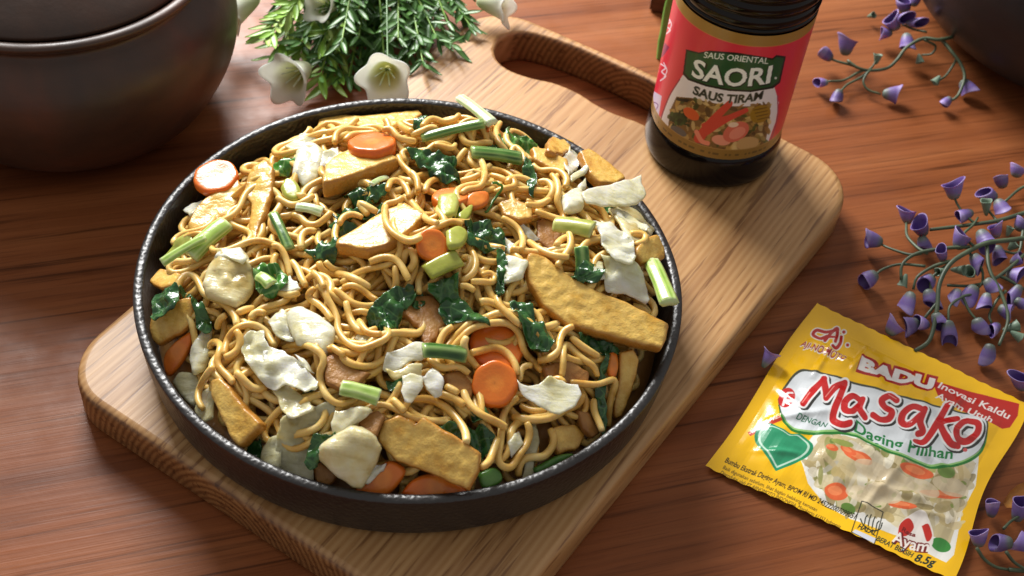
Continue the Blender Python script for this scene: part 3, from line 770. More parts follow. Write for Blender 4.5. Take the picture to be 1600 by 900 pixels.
tofu([(556,655),(590,640),(602,650),(588,682),(566,675)], "thin brown tofu flake behind the rolled cabbage chunk", .25, TOFU_DARK)
tofu([(693,585),(730,575),(742,600),(736,622),(705,612)], "brown tofu corner under the bright round carrot slice", .3, TOFU_DARK)
cab([(954,320),(975,310),(1010,330),(1024,352),(1010,372),(985,362)], "sauced tofu coloured cabbage strips packed against the rim", .3, CABBAGE_Y)
tofu([(968,550),(990,545),(998,562),(995,590),(985,618),(972,651),(960,655),(957,640),(964,600),(967,570)], "upright golden tofu strip standing inside the rim", .5, tilt=(-.3, -.3))
tofu([(292,358),(299,334),(320,310),(345,296),(372,280),(380,295),(374,318),(358,345),(337,365),(312,366)], "crinkled golden tofu slice under a carrot slice by the rim", .45, tilt=(.1, -.3), ruffle=.08)
tofu([(232,440),(250,420),(275,425),(300,432),(285,446),(250,452)], "thin yellow tofu flake by the rim above the dark leaf", .25)
sheet("carrot_slice", [(298,516),(301,530),(288,560),(266,587),(257,582),(256,555),(275,532)], CARROT, .4, .14, tilt=(.2, -.2), label="carrot slice seen on its side by the rim under a tofu chunk", cat="carrot")
sheet("carrot_slice", [(722,318),(735,301),(762,299),(762,318),(740,326)], CARROT, .3, .12, label="carrot piece behind the olive leek chunk", cat="carrot")
sheet("carrot_slice", [(952,551),(964,550),(967,574),(960,592),(950,580)], CARROT, .3, .12, label="narrow carrot edge standing beside the upright tofu strip", cat="carrot")
sheet("carrot_slice", [(750,183),(760,178),(769,190),(762,200)], CARROT, .3, .1, label="small carrot corner behind a pale stem near the back rim", cat="carrot")
disc((775, 545), 42, CARROT, "wide carrot slice half covered by noodle loops", lift=.0)
disc((704, 312), 28, CARROT, "flat carrot slice peeking out under noodles behind the olive leek chunk", lift=-.05)
cab([(445,225),(470,207),(488,206),(492,215),(478,226),(462,234)], "thin white cabbage shred against the back wall of the pan", .15)
cab([(271,596),(283,582),(304,583),(313,602),(304,630),(289,623)], "rounded pale cabbage piece tucked against the rim", .22, CABBAGE_T)
cab([(313,606),(328,604),(334,623),(332,648),(317,653),(301,635)], "pale cabbage piece crossed by a noodle near the rim", .16, CABBAGE_Y)
cab([(286,323),(300,313),(318,309),(310,322),(298,333)], **GC)
cab([(252,401),(270,378),(291,361),(302,378),(282,394),(262,408)], "yellow green cabbage leaf folded against the rim", .14, STEM_Y, ruffle=.1)
cab([(882,242),(891,228),(909,225),(906,240),(912,252),(892,266)], "folded white cabbage strip beside the tofu finger", .14, ruffle=.22)
cab([(891,270),(916,259),(919,265),(893,279)], **GC)
cab([(902,292),(916,272),(918,286),(908,296)], **GC)
cab([(953,326),(969,323),(1016,352),(1008,356),(971,338)], "thin white cabbage strip lying near the far side of the rim", .16, lift=.15)
cab([(932,436),(918,428),(925,410),(940,405),(946,430)], **GC)
cab([(440,662),(450,648),(484,636),(516,632),(523,646),(505,664),(489,676),(481,706),(491,742),(482,753),(455,745),(436,733),(433,700)], "large wet translucent cabbage leaf curling beside the rim", .12, CABBAGE_T, lift=-.3, ruffle=.24, rfreq=.7, jag=.12, smooth=True, tilt=(0, -.28))
cab([(418,592),(440,595),(466,612),(490,633),(470,644),(452,650),(438,630)], "triangular translucent cabbage leaf below the crumpled cabbage", .1, CABBAGE_Y)
cab([(407,716),(411,694),(430,680),(438,690),(437,726),(424,728)], "small translucent cabbage leaf between tofu and the large wet leaf", .12, CABBAGE_T)
cab([(832,664),(842,668),(842,692),(833,720),(833,744),(818,744),(822,700)], "pale cabbage strip hanging behind noodle loops near the rim", .12, CABBAGE_T)
cab([(795,690),(812,668),(818,690),(800,712)], **GC)
cab([(808,348),(828,356),(845,371),(824,374)], **GC)
cab([(572,505),(590,515),(592,528),(570,532),(555,526)], **GC)
sheet("green_stem", [(834,731),(872,711),(899,709),(882,721),(842,740)], STEM_D, .3, .12, label="dark olive stem lying along the front wall of the pan", cat="greens")
sheet("green_stem", [(747,740),(775,730),(786,751),(758,764)], STEM_D, .3, .12, label="dark wet stem chunk beside the notched tofu slab", cat="greens")
stem((355, 364), (298, 414), 30, STEM, "bright green ribbed stem chunk beside the white cabbage heart", lift=.15)
stem((322, 376), (254, 416), 15, STEM, "thin bright green stem reaching the rim", ribs=3)
stem((580, 292), (604, 281), 10, STEM_P, "tiny pale stem ring under the carrot topped tofu", ribs=1)
leaf([(412,263),(435,247),(459,245),(457,255),(444,268),(425,271)], "small bright leaf under the bright white cabbage chunk", LEAF_B)
tofu([(623,490),(632,472),(648,462),(676,462),(700,498),(706,506),(684,521),(666,548),(656,529),(652,508),(638,499)], "matte brown tofu slab under the crumpled black green leaf", .35, TOFU_DARK, jag=.12)
tofu([(820,412),(826,394),(852,402),(880,425),(905,440),(940,458),(975,470),(1010,488),(1047,507),(1041,530),(1032,547),(985,536),(935,523),(885,508),(848,480),(826,445)], "biggest tofu slab, long and golden, reaching to the rim", .6, lift=.12, bump=.05)
tofu([(329,592),(345,589),(362,607),(384,637),(408,660),(407,670),(390,684),(376,701),(361,687),(345,648),(331,622)], "golden tofu stick pointing down to the rim beside the large wet cabbage leaf", .6, tilt=(-.15, 0))
sheet("carrot_slice", [(627,771),(645,750),(676,740),(710,752),(730,765),(722,778),(660,784)], CARROT, .4, .14, label="carrot slice under the notched tofu slab at the rim", cat="carrot", lift=.1)
sheet("carrot_slice", [(553,768),(580,740),(606,721),(627,727),(633,742),(607,774),(575,780)], CARROT, .45, .16, label="thick carrot slice leaning on the rim below the rolled cabbage", cat="carrot", lift=.1, tilt=(0, -.2))
cab([(567,745),(578,729),(605,719),(598,732),(573,753)], "thin cabbage flap between carrot slice and rolled cabbage", .1)
tofu([(588,686),(600,656),(624,647),(645,657),(650,664),(662,650),(687,668),(722,688),(750,707),(749,735),(733,767),(700,752),(660,735),(620,722),(605,706)], "notched square tofu slab leaning over a carrot slice at the rim", .45, tilt=(0, -.3), lift=.1, bump=.05)

for px_ in [[(548, 322), (575, 312), (600, 318), (590, 334), (560, 338)], [(520, 330), (545, 322), (556, 336), (530, 344)], [(640, 470), (655, 455), (668, 470), (650, 482)], [(760, 218), (782, 212), (790, 226), (768, 230)], [(690, 325), (712, 318), (722, 332), (700, 340)], [(470, 600), (490, 594), (500, 606), (480, 614)], [(735, 640), (756, 632), (766, 648), (744, 654)], [(930, 320), (948, 314), (956, 328), (938, 334)]]:
    leaf(px_, **GL)
# ---- noodles lying on top, each traced as its own strand
NOOD = [[(262,490),(272,468),(279,442),(290,430),(304,432),(313,446),(320,460),(338,468),(356,480),(368,496),(370,510)],
[(350,556),(353,540),(362,520),(380,508),(398,508),(415,518),(424,532),(430,542)],
[(328,547),(327,540),(334,534),(344,538),(343,550),(339,563),(343,575),(357,588),(366,600)],
[(348,559),(362,555),(375,543),(375,525),(367,515)],[(368,580),(391,604),(407,609),(418,602)],
[(334,571),(326,581),(311,609),(310,627),(319,641)],[(339,515),(343,499),(355,491)],[(391,500),(394,490),(408,486),(416,492)],
[(369,490),(383,484),(399,481)],
[(507,440),(509,461),(519,479),(527,497),(528,515),(541,534),(562,545),(580,540),(600,531),(608,523),(601,507),(583,493),(566,486),(548,490),(534,497)],
[(493,449),(480,463),(496,474),(509,486),(520,502)],
[(520,451),(537,463),(552,475),(573,479),(592,474),(612,459),(619,447),(619,435),(617,414)],
[(534,451),(548,445),(566,452),(580,465),(592,470)],[(532,554),(539,563),(552,570),(573,573),(594,566),(605,557)],
[(441,545),(463,538),(484,541),(500,550),(507,564),(500,579),(502,600),(508,615),(522,629),(540,631),(560,622)],
[(516,540),(530,550),(540,557)],[(684,547),(689,529),(698,515),(709,509)],[(695,547),(709,529),(725,513),(738,500)],
[(704,547),(720,529),(734,515),(755,507),(780,504),(798,507),(812,522),(817,543),(825,557),(839,571),(847,581)],
[(778,461),(778,474),(789,486),(803,499),(815,509)],[(748,577),(735,561),(725,545),(724,536),(730,525)],
[(734,552),(752,548),(771,543),(787,548),(800,561),(807,575),(808,588)],[(812,596),(814,577),(823,570),(834,572)],
[(839,564),(859,560),(871,550),(875,530),(882,516),(898,509)],
[(877,590),(880,571),(880,542),(888,539),(898,550),(912,562),(928,573),(934,590)],[(891,525),(904,537),(920,548),(938,558)],
[(889,597),(905,599),(930,601),(948,596),(960,592),(962,601),(956,616),(952,636),(950,668)],
[(800,652),(830,656),(856,654),(880,642),(904,630),(912,614)],[(812,632),(830,642),(856,642)],[(928,622),(928,642),(936,660),(942,676)],
[(858,668),(866,684),(862,700),(848,714),(832,714),(816,718),(810,732),(810,746)],
[(822,658),(828,674),(822,696),(810,712),(798,731),(782,727),(778,713),(782,691),(784,667),(787,647),(798,629),(811,620)],
[(751,731),(764,722),(771,704),(778,684)],[(724,609),(731,629),(751,647),(773,658),(793,669)],
[(644,624),(671,624),(695,635),(715,655),(727,675),(729,693)],[(680,615),(707,620),(727,635)],[(612,622),(622,632),(634,645)],[(695,602),(718,615)],
[(620,367),(638,376),(652,371),(670,362),(691,351),(709,346),(725,351)],[(631,305),(645,319),(659,334),(668,344),(686,350)],
[(629,415),(632,398),(640,389),(647,400),(647,414),(636,424)],[(655,460),(654,435),(660,424)],[(721,403),(734,403),(734,417),(723,428)],
[(737,392),(743,407),(741,424),(730,435),(717,439)],[(751,431),(762,426),(773,431),(771,442),(755,440),(734,440)],
[(783,339),(800,348),(812,360),(817,376),(814,392)],[(716,447),(730,446),(743,456)],
[(861,272),(870,283),(873,301),(870,315),(879,332),(884,353),(891,370),(891,385),(884,397),(875,408),(870,417)],
[(825,377),(841,388),(864,399),(891,402)],[(905,392),(920,377),(943,374)],[(983,365),(1007,367),(1008,377),(991,383)],
[(820,313),(841,319),(859,310),(864,294),(855,283),(839,285)],[(832,256),(843,267),(861,265),(877,269),(886,281),(882,294)],
[(820,319),(841,321),(861,310)],[(834,329),(855,337),(879,344),(900,344),(912,356)],
[(659,199),(667,189),(679,185),(693,191),(711,187),(718,178)],[(640,212),(658,205),(676,198),(684,203)],
[(720,207),(723,219),(736,226),(754,223),(771,223)],[(782,191),(775,205),(779,223),(789,232),(793,242)],
[(752,230),(750,246),(757,264),(755,285),(747,294),(729,296),(720,304)],[(711,257),(718,246),(729,232)],
[(798,244),(803,228),(812,235),(820,246),(816,258)],[(718,283),(740,278),(752,271)],[(764,273),(782,278),(794,284)],
[(771,301),(791,294),(805,292),(800,278),(791,287)],[(675,226),(691,228),(707,233),(712,224)],
[(523,225),(525,210),(540,201),(561,203),(582,203),(593,211)],[(538,221),(550,210),(571,209),(588,207)],[(621,191),(632,201),(645,206)],
[(595,203),(612,201),(623,216),(650,221)],[(634,253),(627,239),(641,235),(657,244),(650,260)],[(621,242),(628,257),(644,273),(653,289),(651,306)],
[(455,335),(470,339),(480,351),(496,351),(509,341),(518,330)],[(496,362),(479,360),(470,371),(471,390)],[(530,352),(536,339),(552,334),(568,341)],
[(576,337),(559,316),(573,323),(591,332)],
[(658,369),(642,376),(624,369),(608,355),(601,337),(603,319),(619,316),(630,307)],[(432,307),(448,318),(466,320),(491,305)],
[(498,408),(503,423),(520,428),(541,430),(562,440),(580,451)],[(507,407),(520,421),(544,423)],[(455,407),(466,421),(471,435),(479,448)],
[(487,424),(500,435),(507,451)],[(423,385),(434,383),(443,394),(450,414),(454,433)],[(605,298),(611,283),(625,283),(637,297),(639,310)],
[(640,267),(651,278),(654,301)],[(663,301),(670,285),(687,278)],[(540,470),(548,500),(566,520),(590,512)],[(412,470),(430,455),(452,462),(470,455)],
[(668,560),(690,575),(715,572),(735,585)],[(560,500),(575,520),(598,522)],[(850,610),(870,590),(884,600)],[(575,410),(600,402),(622,408),(640,440)]]
NL = "wavy golden noodle strand lying loose on top of the heap in the pan"
NG = "loose noodle strands on top of the heap"
def add_noodle(X):
    o0 = X.mean(0); r = NR * random.uniform(.95, 1.1)
    ts = np.linspace(0, 1, len(X)); rr = r * (1 - .25 * np.exp(-ts * len(X) / 1.2) - .25 * np.exp(-(1 - ts) * len(X) / 1.2))
    sd = random.random() * 90; rr = rr * (1 + .13 * np.array([noise.noise(Vector((k_ * .16, sd, 0))) for k_ in range(len(X))]))
    V, F = tube_geo(X, rr, 9)
    new_obj("noodle_strand", mesh("noodle_strand", V, F, NOODLE, origin=o0), None, o0, None, NL, "noodle", NG)
def trace(px, lift=0.0):
    p = np.array(px, float)
    q = catmull(p, 4.0)
    X = np.array([hit(*c) for c in q]); z = X[:, 2]
    z = settle(z, 2, 2.2, .05) + lift
    X = np.array([P(c[0], c[1], zz) for c, zz in zip(q, z)])
    # even steps
    s = np.r_[0, np.cumsum(np.linalg.norm(np.diff(X, axis=0), axis=1))]; n = max(6, int(s[-1] / .12))
    t = np.linspace(0, s[-1], n); X = np.stack([gauss(np.interp(t, s, X[:, k]), 1.0) for k in range(3)], -1)
    splat(np.c_[X[:, :2], X[:, 2] + NR * .5], NR)
    add_noodle(X)
for k, px in enumerate(NOOD):
    trace(px)
# loose strands that fill the gaps between the traced ones
free = Hm.copy()
cnt = 0
while cnt < 12:
    rr = 5.5 * math.sqrt(random.random()); aa = random.random() * 6.28; x, y = rr * math.cos(aa), rr * math.sin(aa)
    if hget(x, y) > mound(rr) - .12: continue
    keep = Hm.copy()
    X = lay_random(random.uniform(2.5, 5), x, y, random.random() * 6.28, random.uniform(.8, 1.2), random.uniform(2.0, 3.2))
    if (X[:, 2] > mound(np.hypot(X[:, 0], X[:, 1])) + .25).mean() > .35 or np.hypot(X[:, 0], X[:, 1]).max() > 9.3:
        Hm[:] = keep; cnt += .2; continue
    add_noodle(X); cnt += 1

# ---- upper layer
leaf([(640,225),(675,227),(708,243),(712,257),(722,278),(714,282),(693,274),(663,254)], "large shiny dark leaf draped near the back of the heap", lift=.12)
leaf([(780,210),(800,202),(820,216),(852,226),(827,231),(796,227)], "curly bright green leaf beside the rear noodle ends", LEAF_B, lift=.1)
leaf([(821,246),(830,250),(838,274),(832,302),(825,289),(819,265)], "narrow dark leaf tip pointing down beside the tofu finger", lift=.1)
leaf([(671,432),(690,428),(716,423),(715,445),(732,463),(752,488),(764,499),(740,500),(705,500),(690,482),(688,455),(674,445)], "large crumpled black green leaf hanging below the olive leek slab", lift=.15, ruffle=.32)
stem((736, 247), (812, 257), 24, STEM_D, "dark green stem chunk with a yellowish underside near the back", ribs=5)
stem((658, 226), (755, 203), 17, STEM_D, "long dark stem with wet white streaks at the back", ribs=4)
stem((718, 166), (768, 206), 19, STEM_P, "pale green stem chunk poking up at the back of the pan", lift=.25, ribs=4)
stem((866, 360), (925, 369), 29, STEM_Y, "olive stem chunk behind the drooping cabbage leaf", ribs=2)
stem((907, 391), (911, 432), 22, STEM_D, "dark green stem chunk standing beside the drooping cabbage leaf", ribs=2)
stem((427, 340), (453, 396), 16, STEM_D, "slim dark glossy stem beside the twisted tofu skin", ribs=3)
stem((464, 327), (504, 336), 17, STEM_P, "pale wet stem chunk near the twisted tofu skin", ribs=4)
tofu([(506,262),(525,246),(548,236),(600,236),(624,251),(592,263),(560,275),(530,285),(503,291)], "pale topped tofu slab carrying a carrot slice", .85, tilt=(-.12, .15), lift=.1)
cab([(458,268),(463,233),(479,218),(492,221),(507,236),(500,262),(496,275),(476,289),(465,275)], "bright white cabbage chunk beside the carrot topped tofu", .5, ruffle=.06, drape=.15)
cab([(496,262),(505,238),(527,227),(530,243),(512,258)], "white cabbage flap between white chunk and carrot topped tofu", .12)
tofu([(497,184),(516,180),(563,184),(610,180),(655,174),(661,181),(644,193),(596,201),(560,203),(525,205),(494,218)], "long golden tofu strip lying along the back wall of the pan", .7, tilt=(0, -.25))
leaf([(796,470),(824,474),(842,500),(866,527),(852,540),(832,527),(806,490)], "long dark crinkled leaf along the left side of the biggest tofu slab")
leaf([(576,484),(590,462),(621,443),(649,451),(632,475),(612,515),(589,506)], "dark flat leaf half buried under noodle loops in the middle of the heap")
tofu([(384,284),(396,258),(414,246),(427,262),(425,292),(416,330),(404,362),(400,402),(384,398),(388,350),(392,318),(380,306)], "long twisted strip of fried tofu skin", .4, ruffle=.15, rfreq=.7)
leaf([(919,406),(945,416),(935,434),(919,435),(894,425)], "curly dark leaf at the foot of the dark stem chunk")
cab([(941,396),(960,398),(990,404),(1003,420),(1013,461),(1008,470),(980,455),(951,451),(943,424),(950,416)], "wide translucent cabbage leaf hanging below another leaf above the tofu", .12, CABBAGE, lift=.1)
tofu([(990,397),(1000,374),(1026,366),(1037,390),(1037,407),(1002,413)], "tofu cube with a shiny top beside the drooping cabbage leaf", .7)
stem((1015, 425), (1042, 490), 27, STEM, "light green ribbed stem squeezed between rim and biggest tofu slab", ribs=4, lift=.2)
cab([(296,555),(298,540),(316,515),(331,508),(326,554),(318,574),(302,581)], "long white cabbage rib beside the tilted carrot slice", .3, ruffle=.06)
tofu([(829,231),(852,233),(887,250),(890,268),(873,271),(852,262),(834,252)], "plump golden tofu finger next to folded white cabbage", .6)
tofu([(234,515),(237,490),(264,470),(298,464),(305,484),(296,511),(279,524),(248,542),(238,532)], "chunky golden tofu piece by the rim under a dark leaf", .6, tilt=(.1, -.2))
leaf([(231,477),(234,454),(247,443),(273,439),(272,465),(256,474),(238,484)], "crinkled dark leaf against the rim above the tofu chunk")
leaf([(280,458),(288,445),(302,456),(320,479),(329,492),(325,507),(314,510),(304,494),(300,467)], "dark leaf strip with a rounded wet tip beside tofu")
disc((338, 279), 34, CARROT, "round carrot slice propped against the rim on a tofu slice", toward=.35, lift=.25)
disc((582, 231), 36, CARROT, "round carrot slice on top of the pale topped tofu slab", tilt=(0, .25), lift=.22, thick=.6)
disc((773, 601), 35, CARROT, "bright round carrot slice on the noodles, not covered by any strand", toward=.55, lift=.2, thick=.5)
disc((675, 384), 25, CARROT, "small carrot slice under the olive leek slab by the glossy tofu", toward=.4, lift=.1)
tofu([(523,379),(560,356),(598,332),(633,318),(665,335),(650,356),(627,373),(600,388),(575,394),(548,388),(527,386)], "glossy triangular tofu slab in the middle crossed by a noodle", .65, lift=.05, tilt=(-.05, .12))
trace([(660,369),(642,378),(624,371),(608,357),(601,339),(603,321)], 0)
cab([(318,441),(326,413),(343,389),(376,386),(387,402),(394,432),(391,451),(368,475),(345,467),(324,456)], "thick cabbage heart, white above and sauce stained below", .5, CABBAGE_Y, ruffle=.08, drape=.2)
cab([(336,400),(344,389),(376,386),(385,400),(378,408),(358,402)], "white torn edge on top of the stained cabbage heart", .2, ruffle=.05)
cab([(912,299),(935,290),(959,287),(985,279),(1000,273),(1002,287),(1008,303),(994,318),(944,320),(919,316)], "white cabbage leaf hanging over the rim toward the bottle", .14, lift=.7, drape=0, ruffle=.12)
cab([(879,305),(895,294),(908,293),(913,304),(912,321),(884,324)], "small square white cabbage chunk beside the leaf hanging over the rim", .6, ruffle=.03, drape=.1, lift=.1)
cab([(930,342),(951,343),(976,359),(987,374),(992,398),(985,408),(960,399),(945,381),(938,362)], "smooth pale cabbage leaf overlapping the wide translucent one", .12, lift=.2, ruffle=.1)
cab([(448,488),(457,479),(475,476),(498,490),(516,505),(520,517),(512,540),(503,551),(479,538),(463,532),(452,511)], "plump shiny white cabbage heart in the middle of the left half", .65, ruffle=.05, drape=.1, rr=.4, lift=.1)
cab([(420,502),(430,488),(440,480),(448,490),(449,511),(458,533),(431,522)], "pointed white cabbage leaf beside the plump shiny heart", .12, lift=.1)
cab([(381,530),(396,515),(412,516),(420,540),(440,543),(465,560),(494,592),(490,606),(470,605),(450,598),(425,599),(404,588),(392,570),(381,548)], "large crumpled white cabbage leaf under a noodle arch", .12, lift=.15, ruffle=.3, rfreq=1.3, jag=.12)
cab([(459,547),(474,554),(492,579),(480,577),(466,565)], **GC)
cab([(412,545),(432,548),(428,570),(410,566)], **GC)
cab([(524,638),(550,634),(574,636),(581,642),(547,665),(522,676),(518,655)], "yellow edged cabbage piece behind the rolled cabbage chunk", .2, CABBAGE_Y, lift=.1)
cab([(498,709),(502,695),(525,680),(549,666),(562,667),(585,684),(593,700),(585,724),(565,760),(553,758),(529,742),(500,719)], "rolled cabbage chunk with a shiny top near the rim", .8, CABBAGE_Y, bump=.05, ruffle=.2, rfreq=.85, drape=.05, rr=.5, lift=.15)
cab([(606,548),(633,539),(660,530),(662,560),(640,563),(622,575),(601,571)], "flat white cabbage leaf joined to the cut green stem", .1, lift=.15)
cab([(604,572),(622,575),(640,566),(660,566),(658,582),(636,584),(618,590)], "folded yellow white cabbage leaf in the middle of the front half", .1, CABBAGE_Y, lift=.15, ruffle=.25)
cab([(629,584),(645,580),(660,583),(662,598),(642,623),(633,623),(629,606)], "wet glinting cabbage tongue below the flat white leaf", .1, CABBAGE, lift=.2)
cab([(662,587),(675,571),(686,580),(692,594),(690,613),(680,616),(667,604)], "rounded white cabbage lobe beside the wet glinting tongue", .12, lift=.2)
cab([(810,596),(824,600),(844,597),(858,585),(880,593),(901,597),(905,612),(897,630),(874,641),(840,629),(818,614)], "glossy boat shaped cabbage leaf beside the bright carrot slice", .12, lift=.25, bend=.12, ruffle=.12)
cab([(751,351),(764,352),(780,360),(798,372),(806,386),(806,399),(790,396),(786,380),(770,366)], "curved white cabbage rib lying over the dark curled leaf", .22, lift=.25, ruffle=.03, drape=.2)
cab([(790,398),(806,400),(825,405),(818,427),(790,434)], "square cream cabbage piece below the curved white rib", .35, lift=.1, ruffle=.04)
cab([(434,456),(444,440),(452,431),(462,440),(471,452),(455,456)], **GC)
stem((533, 613), (592, 629), 27, STEM, "bright green stem chunk near the large wet cabbage leaf", lift=.15, ribs=3)
stem((660, 557), (725, 564), 26, STEM_D, "cut green stem joined to the flat white cabbage leaf", lift=.15, ribs=2)
sheet("green_stem", [(659,414),(684,400),(711,388),(727,413),(700,424),(675,436)], STEM_Y, .3, .12, smooth=False, lift=.2, label="flat olive leek slab in the middle above the crumpled leaf", cat="greens")
sheet("green_stem", [(698,359),(716,352),(732,364),(723,383),(702,384)], STEM_Y, .35, .14, lift=.15, label="olive leek chunk touching the dark curled leaf", cat="greens")
sheet("green_stem", [(684,304),(714,301),(718,314),(713,334),(686,344),(683,321)], STEM_Y, .45, .16, lift=.1, smooth=False, label="olive leek chunk with a bright wet side behind the glossy tofu", cat="greens")
sheet("green_stem", [(713,335),(738,318),(737,332),(726,346)], STEM_Y, .2, .08, lift=.1, **{k: GO[k] for k in GO}, cat="greens")
sheet("green_stem", [(438,292),(446,278),(462,282),(471,300),(462,313),(445,307)], STEM_Y, .35, .14, lift=.1, **GO, cat="greens")
leaf([(727,346),(748,334),(762,340),(780,343),(788,359),(790,384),(773,390),(744,384),(727,380),(732,360)], "dark curled leaf with a thin twisted stalk in the middle", lift=.25, ruffle=.36)
leaf([(776,386),(791,394),(790,428),(784,461),(775,460),(777,424)], "dark ribbon of leaf hanging from the dark curled leaf", lift=.15, ruffle=.15)
leaf([(398,414),(417,406),(447,423),(447,440),(431,452),(415,455),(401,440)], "dark wet leaf bunch with light green base left of the noodles", LEAF_B, lift=.15, ruffle=.3)
stem((406, 436), (424, 450), 20, STEM, "light green leaf base under the dark wet leaf bunch", ribs=3)
leaf([(475,709),(486,676),(503,672),(523,675),(503,696),(496,715),(484,721)], "dark leaf scrap on the large wet cabbage leaf", lift=.2)
q = catmull([(757, 340), (766, 330), (778, 318), (783, 308), (776, 302), (767, 310)], 3)
X = np.array([hit(*c) + np.array([0, 0, .22 + .03 * k]) for k, c in enumerate(q)]); X[:, 2] = gauss(X[:, 2], 3)
V, F = tube_geo(X, .055, 7)
new_obj("leaf_stalk", mesh("leaf_stalk", V, F, STEM_D, origin=X[0]), None, X[0], None, "thin dark curled leaf stalk standing up from the noodles", "greens")

# ============================================================ the sauce bottle
BC = np.array([12.15, 12.62, ZB + .004]); BR = 3.0
def paint_food(pt, region, cols, n, s0, s1, seed):
    rs = np.random.RandomState(seed); poly = np.array(region, float)
    lo, hi = poly.min(0), poly.max(0); k = 0
    while k < n:
        c = lo + rs.rand(2) * (hi - lo)
        if not inside(c[None], poly)[0]: continue
        col = np.array(cols[rs.randint(len(cols))], float) * rs.uniform(.8, 1.12)
        pt.ellipse(c, rs.uniform(s0, s1), rs.uniform(s0, s1) * .5, rs.uniform(0, 3.1), np.clip(col, 0, 255), .85); k += 1
pl = Painter(1000, -10, 1290, 275, 4, (216, 40, 64))
pl.poly([(1067,117),(1103,134),(1173,143),(1210,136),(1217,160),(1212,190),(1199,226),(1194,240),(1100,240),(1040,222),(1026,200),(1036,172),(1050,144)], (232, 226, 228))
pl.stroke([(1062,124),(1047,148),(1035,178),(1028,206)], 2.0, (150, 30, 60)); pl.stroke([(1215,150),(1215,180),(1208,208),(1200,228)], 2.0, (170, 60, 90))
pic = [(1057,151),(1080,153),(1110,160),(1141,166),(1175,166),(1202,162),(1203,186),(1196,222),(1190,236),(1162,240),(1115,238),(1068,224),(1043,206),(1047,172)]
pl.poly(pic, (120, 86, 44))
paint_food(pl, pic, [(176,140,70),(140,98,46),(198,164,96),(90,62,30),(64,72,30),(205,178,120)], 210, 3, 9, 3)
pl.ellipse((1060,185), 14, 9, .3, (36, 62, 24)); paint_food(pl, [(1046,176),(1074,176),(1078,196),(1050,200)], [(30,56,22),(60,92,40),(20,40,16)], 30, 2, 5, 5)
pl.ellipse((1060,205), 14, 6, .5, (96, 92, 92)); pl.ellipse((1080,178), 14, 8, .6, (214, 92, 44))
pl.poly([(1057,152),(1078,156),(1074,160),(1057,157)], (16, 14, 12))
for a, b, w in (((1092,216),(1140,162),(16,10)), ((1102,206),(1166,172),(13,7)), ((1100,196),(1155,178),(8,4))):
    pl.stroke([a, ((a[0] + b[0]) / 2 - 2, (a[1] + b[1]) / 2 - 1), b], w, (206, 62, 48))
pl.stroke([(1088,206),(1096,220),(1106,224)], 7, (236, 138, 112)); pl.ellipse((1127,219), 15, 8, .15, (232, 152, 124)); pl.ellipse((1150,206), 22, 14, -.5, (214, 106, 84))
pl.ellipse((1152,208), 14, 8, -.5, (232, 140, 116)); pl.ellipse((1168,224), 18, 10, -.2, (196, 156, 100)); pl.ellipse((1146,195), 8, 4, -.1, (236, 206, 180))
pl.ellipse((1188,178), 17, 13, -.5, (156, 118, 26))
for k in range(4): pl.stroke([(1178 + k * 2, 176 + k * 5 - 4), (1198 + k, 172 + k * 5 - 4)], 1.6, (110, 78, 14))
pl.ellipse((1092,228), 14, 4, .25, (60, 48, 78)); pl.text("Saran Penyajian", arc_fn((1078,224),(1092,229),(1106,231),(.5,-3)), (200, 196, 220))
plate = [(1072,77),(1092,82),(1108,79),(1150,82),(1207,91),(1213,86),(1228,88),(1219,129),(1208,138),(1173,144),(1138,142),(1103,135),(1075,125),(1067,116)]
pl.poly(plate, (14, 16, 12)); pl.poly([(1074,80),(1092,84.5),(1110,82),(1150,85),(1207,94),(1214,89),(1225,91),(1216.5,127),(1206,135),(1173,141),(1139,139),(1104,132),(1077,122),(1070,114)], (14, 78, 38))
pl.text("SAUS ORIENTAL", arc_fn((1099,90),(1150,95.5),(1200,100),(2,-9.2)), (232, 238, 230), .012)
pl.text("SAORI", arc_fn((1081,119),(1141,134.5),(1204,130),(5,-27)), (8, 30, 16), .05)
pl.text("SAORI", arc_fn((1080,118),(1140,133.5),(1203,129),(5,-27)), (240, 244, 238), .025)
pl.ellipse((1212,122), 2, 2, 0, (210, 216, 210))
pl.text("SAUS TIRAM", arc_fn((1082,146),(1137,160.5),(1191,154),(3,-12.5)), (120, 122, 110), .05)
pl.text("SAUS TIRAM", arc_fn((1082,146),(1137,160),(1190,154),(3,-12.5)), (30, 36, 26), .012)
for c in ((1043,40),(1036,112)):                      # pale side emblems
    pl.stroke([(c[0] - 3, c[1] - 12), (c[0] + 4, c[1] - 6), (c[0] - 2, c[1]), (c[0] + 4, c[1] + 7), (c[0] - 4, c[1] + 14)], 2.2, (236, 206, 220))
    pl.stroke([(c[0] + 1, c[1] - 14), (c[0] + 6, c[1] - 2), (c[0] + 1, c[1] + 10)], 1.6, (236, 206, 220))
pl.poly([(1034,62),(1046,74),(1036,88),(1030,92)], (140, 26, 82))
pl.poly([(1018,140),(1034,150),(1028,190),(1012,180)], (206, 190, 216)); pl.stroke([(1018,158),(1028,164),(1022,176)], 1.6, (120, 70, 140))
pl.soften()
bot = thing("sauce_bottle", "dark oyster sauce bottle with red label standing on the chopping board", "bottle", BC)
prof = [(.01, 0), (2.5, 0), (2.82, .06), (3.0, .2), (3.08, .45), (3.1, .9), (3.08, 1.35), (3.03, 1.68), (2.97, 1.8), (2.93, 1.86), (2.93, 8.6), (2.99, 8.66), (3.0, 8.75)]
z = 8.75
while z < 13.2:
    for k in range(8):
        t = k / 8; r0 = 2.9 - max(0, (z - 10.5)) * .28
        prof.append((r0 + .13 * abs(math.sin(math.pi * t)) ** .6, z)); z += .62 / 8
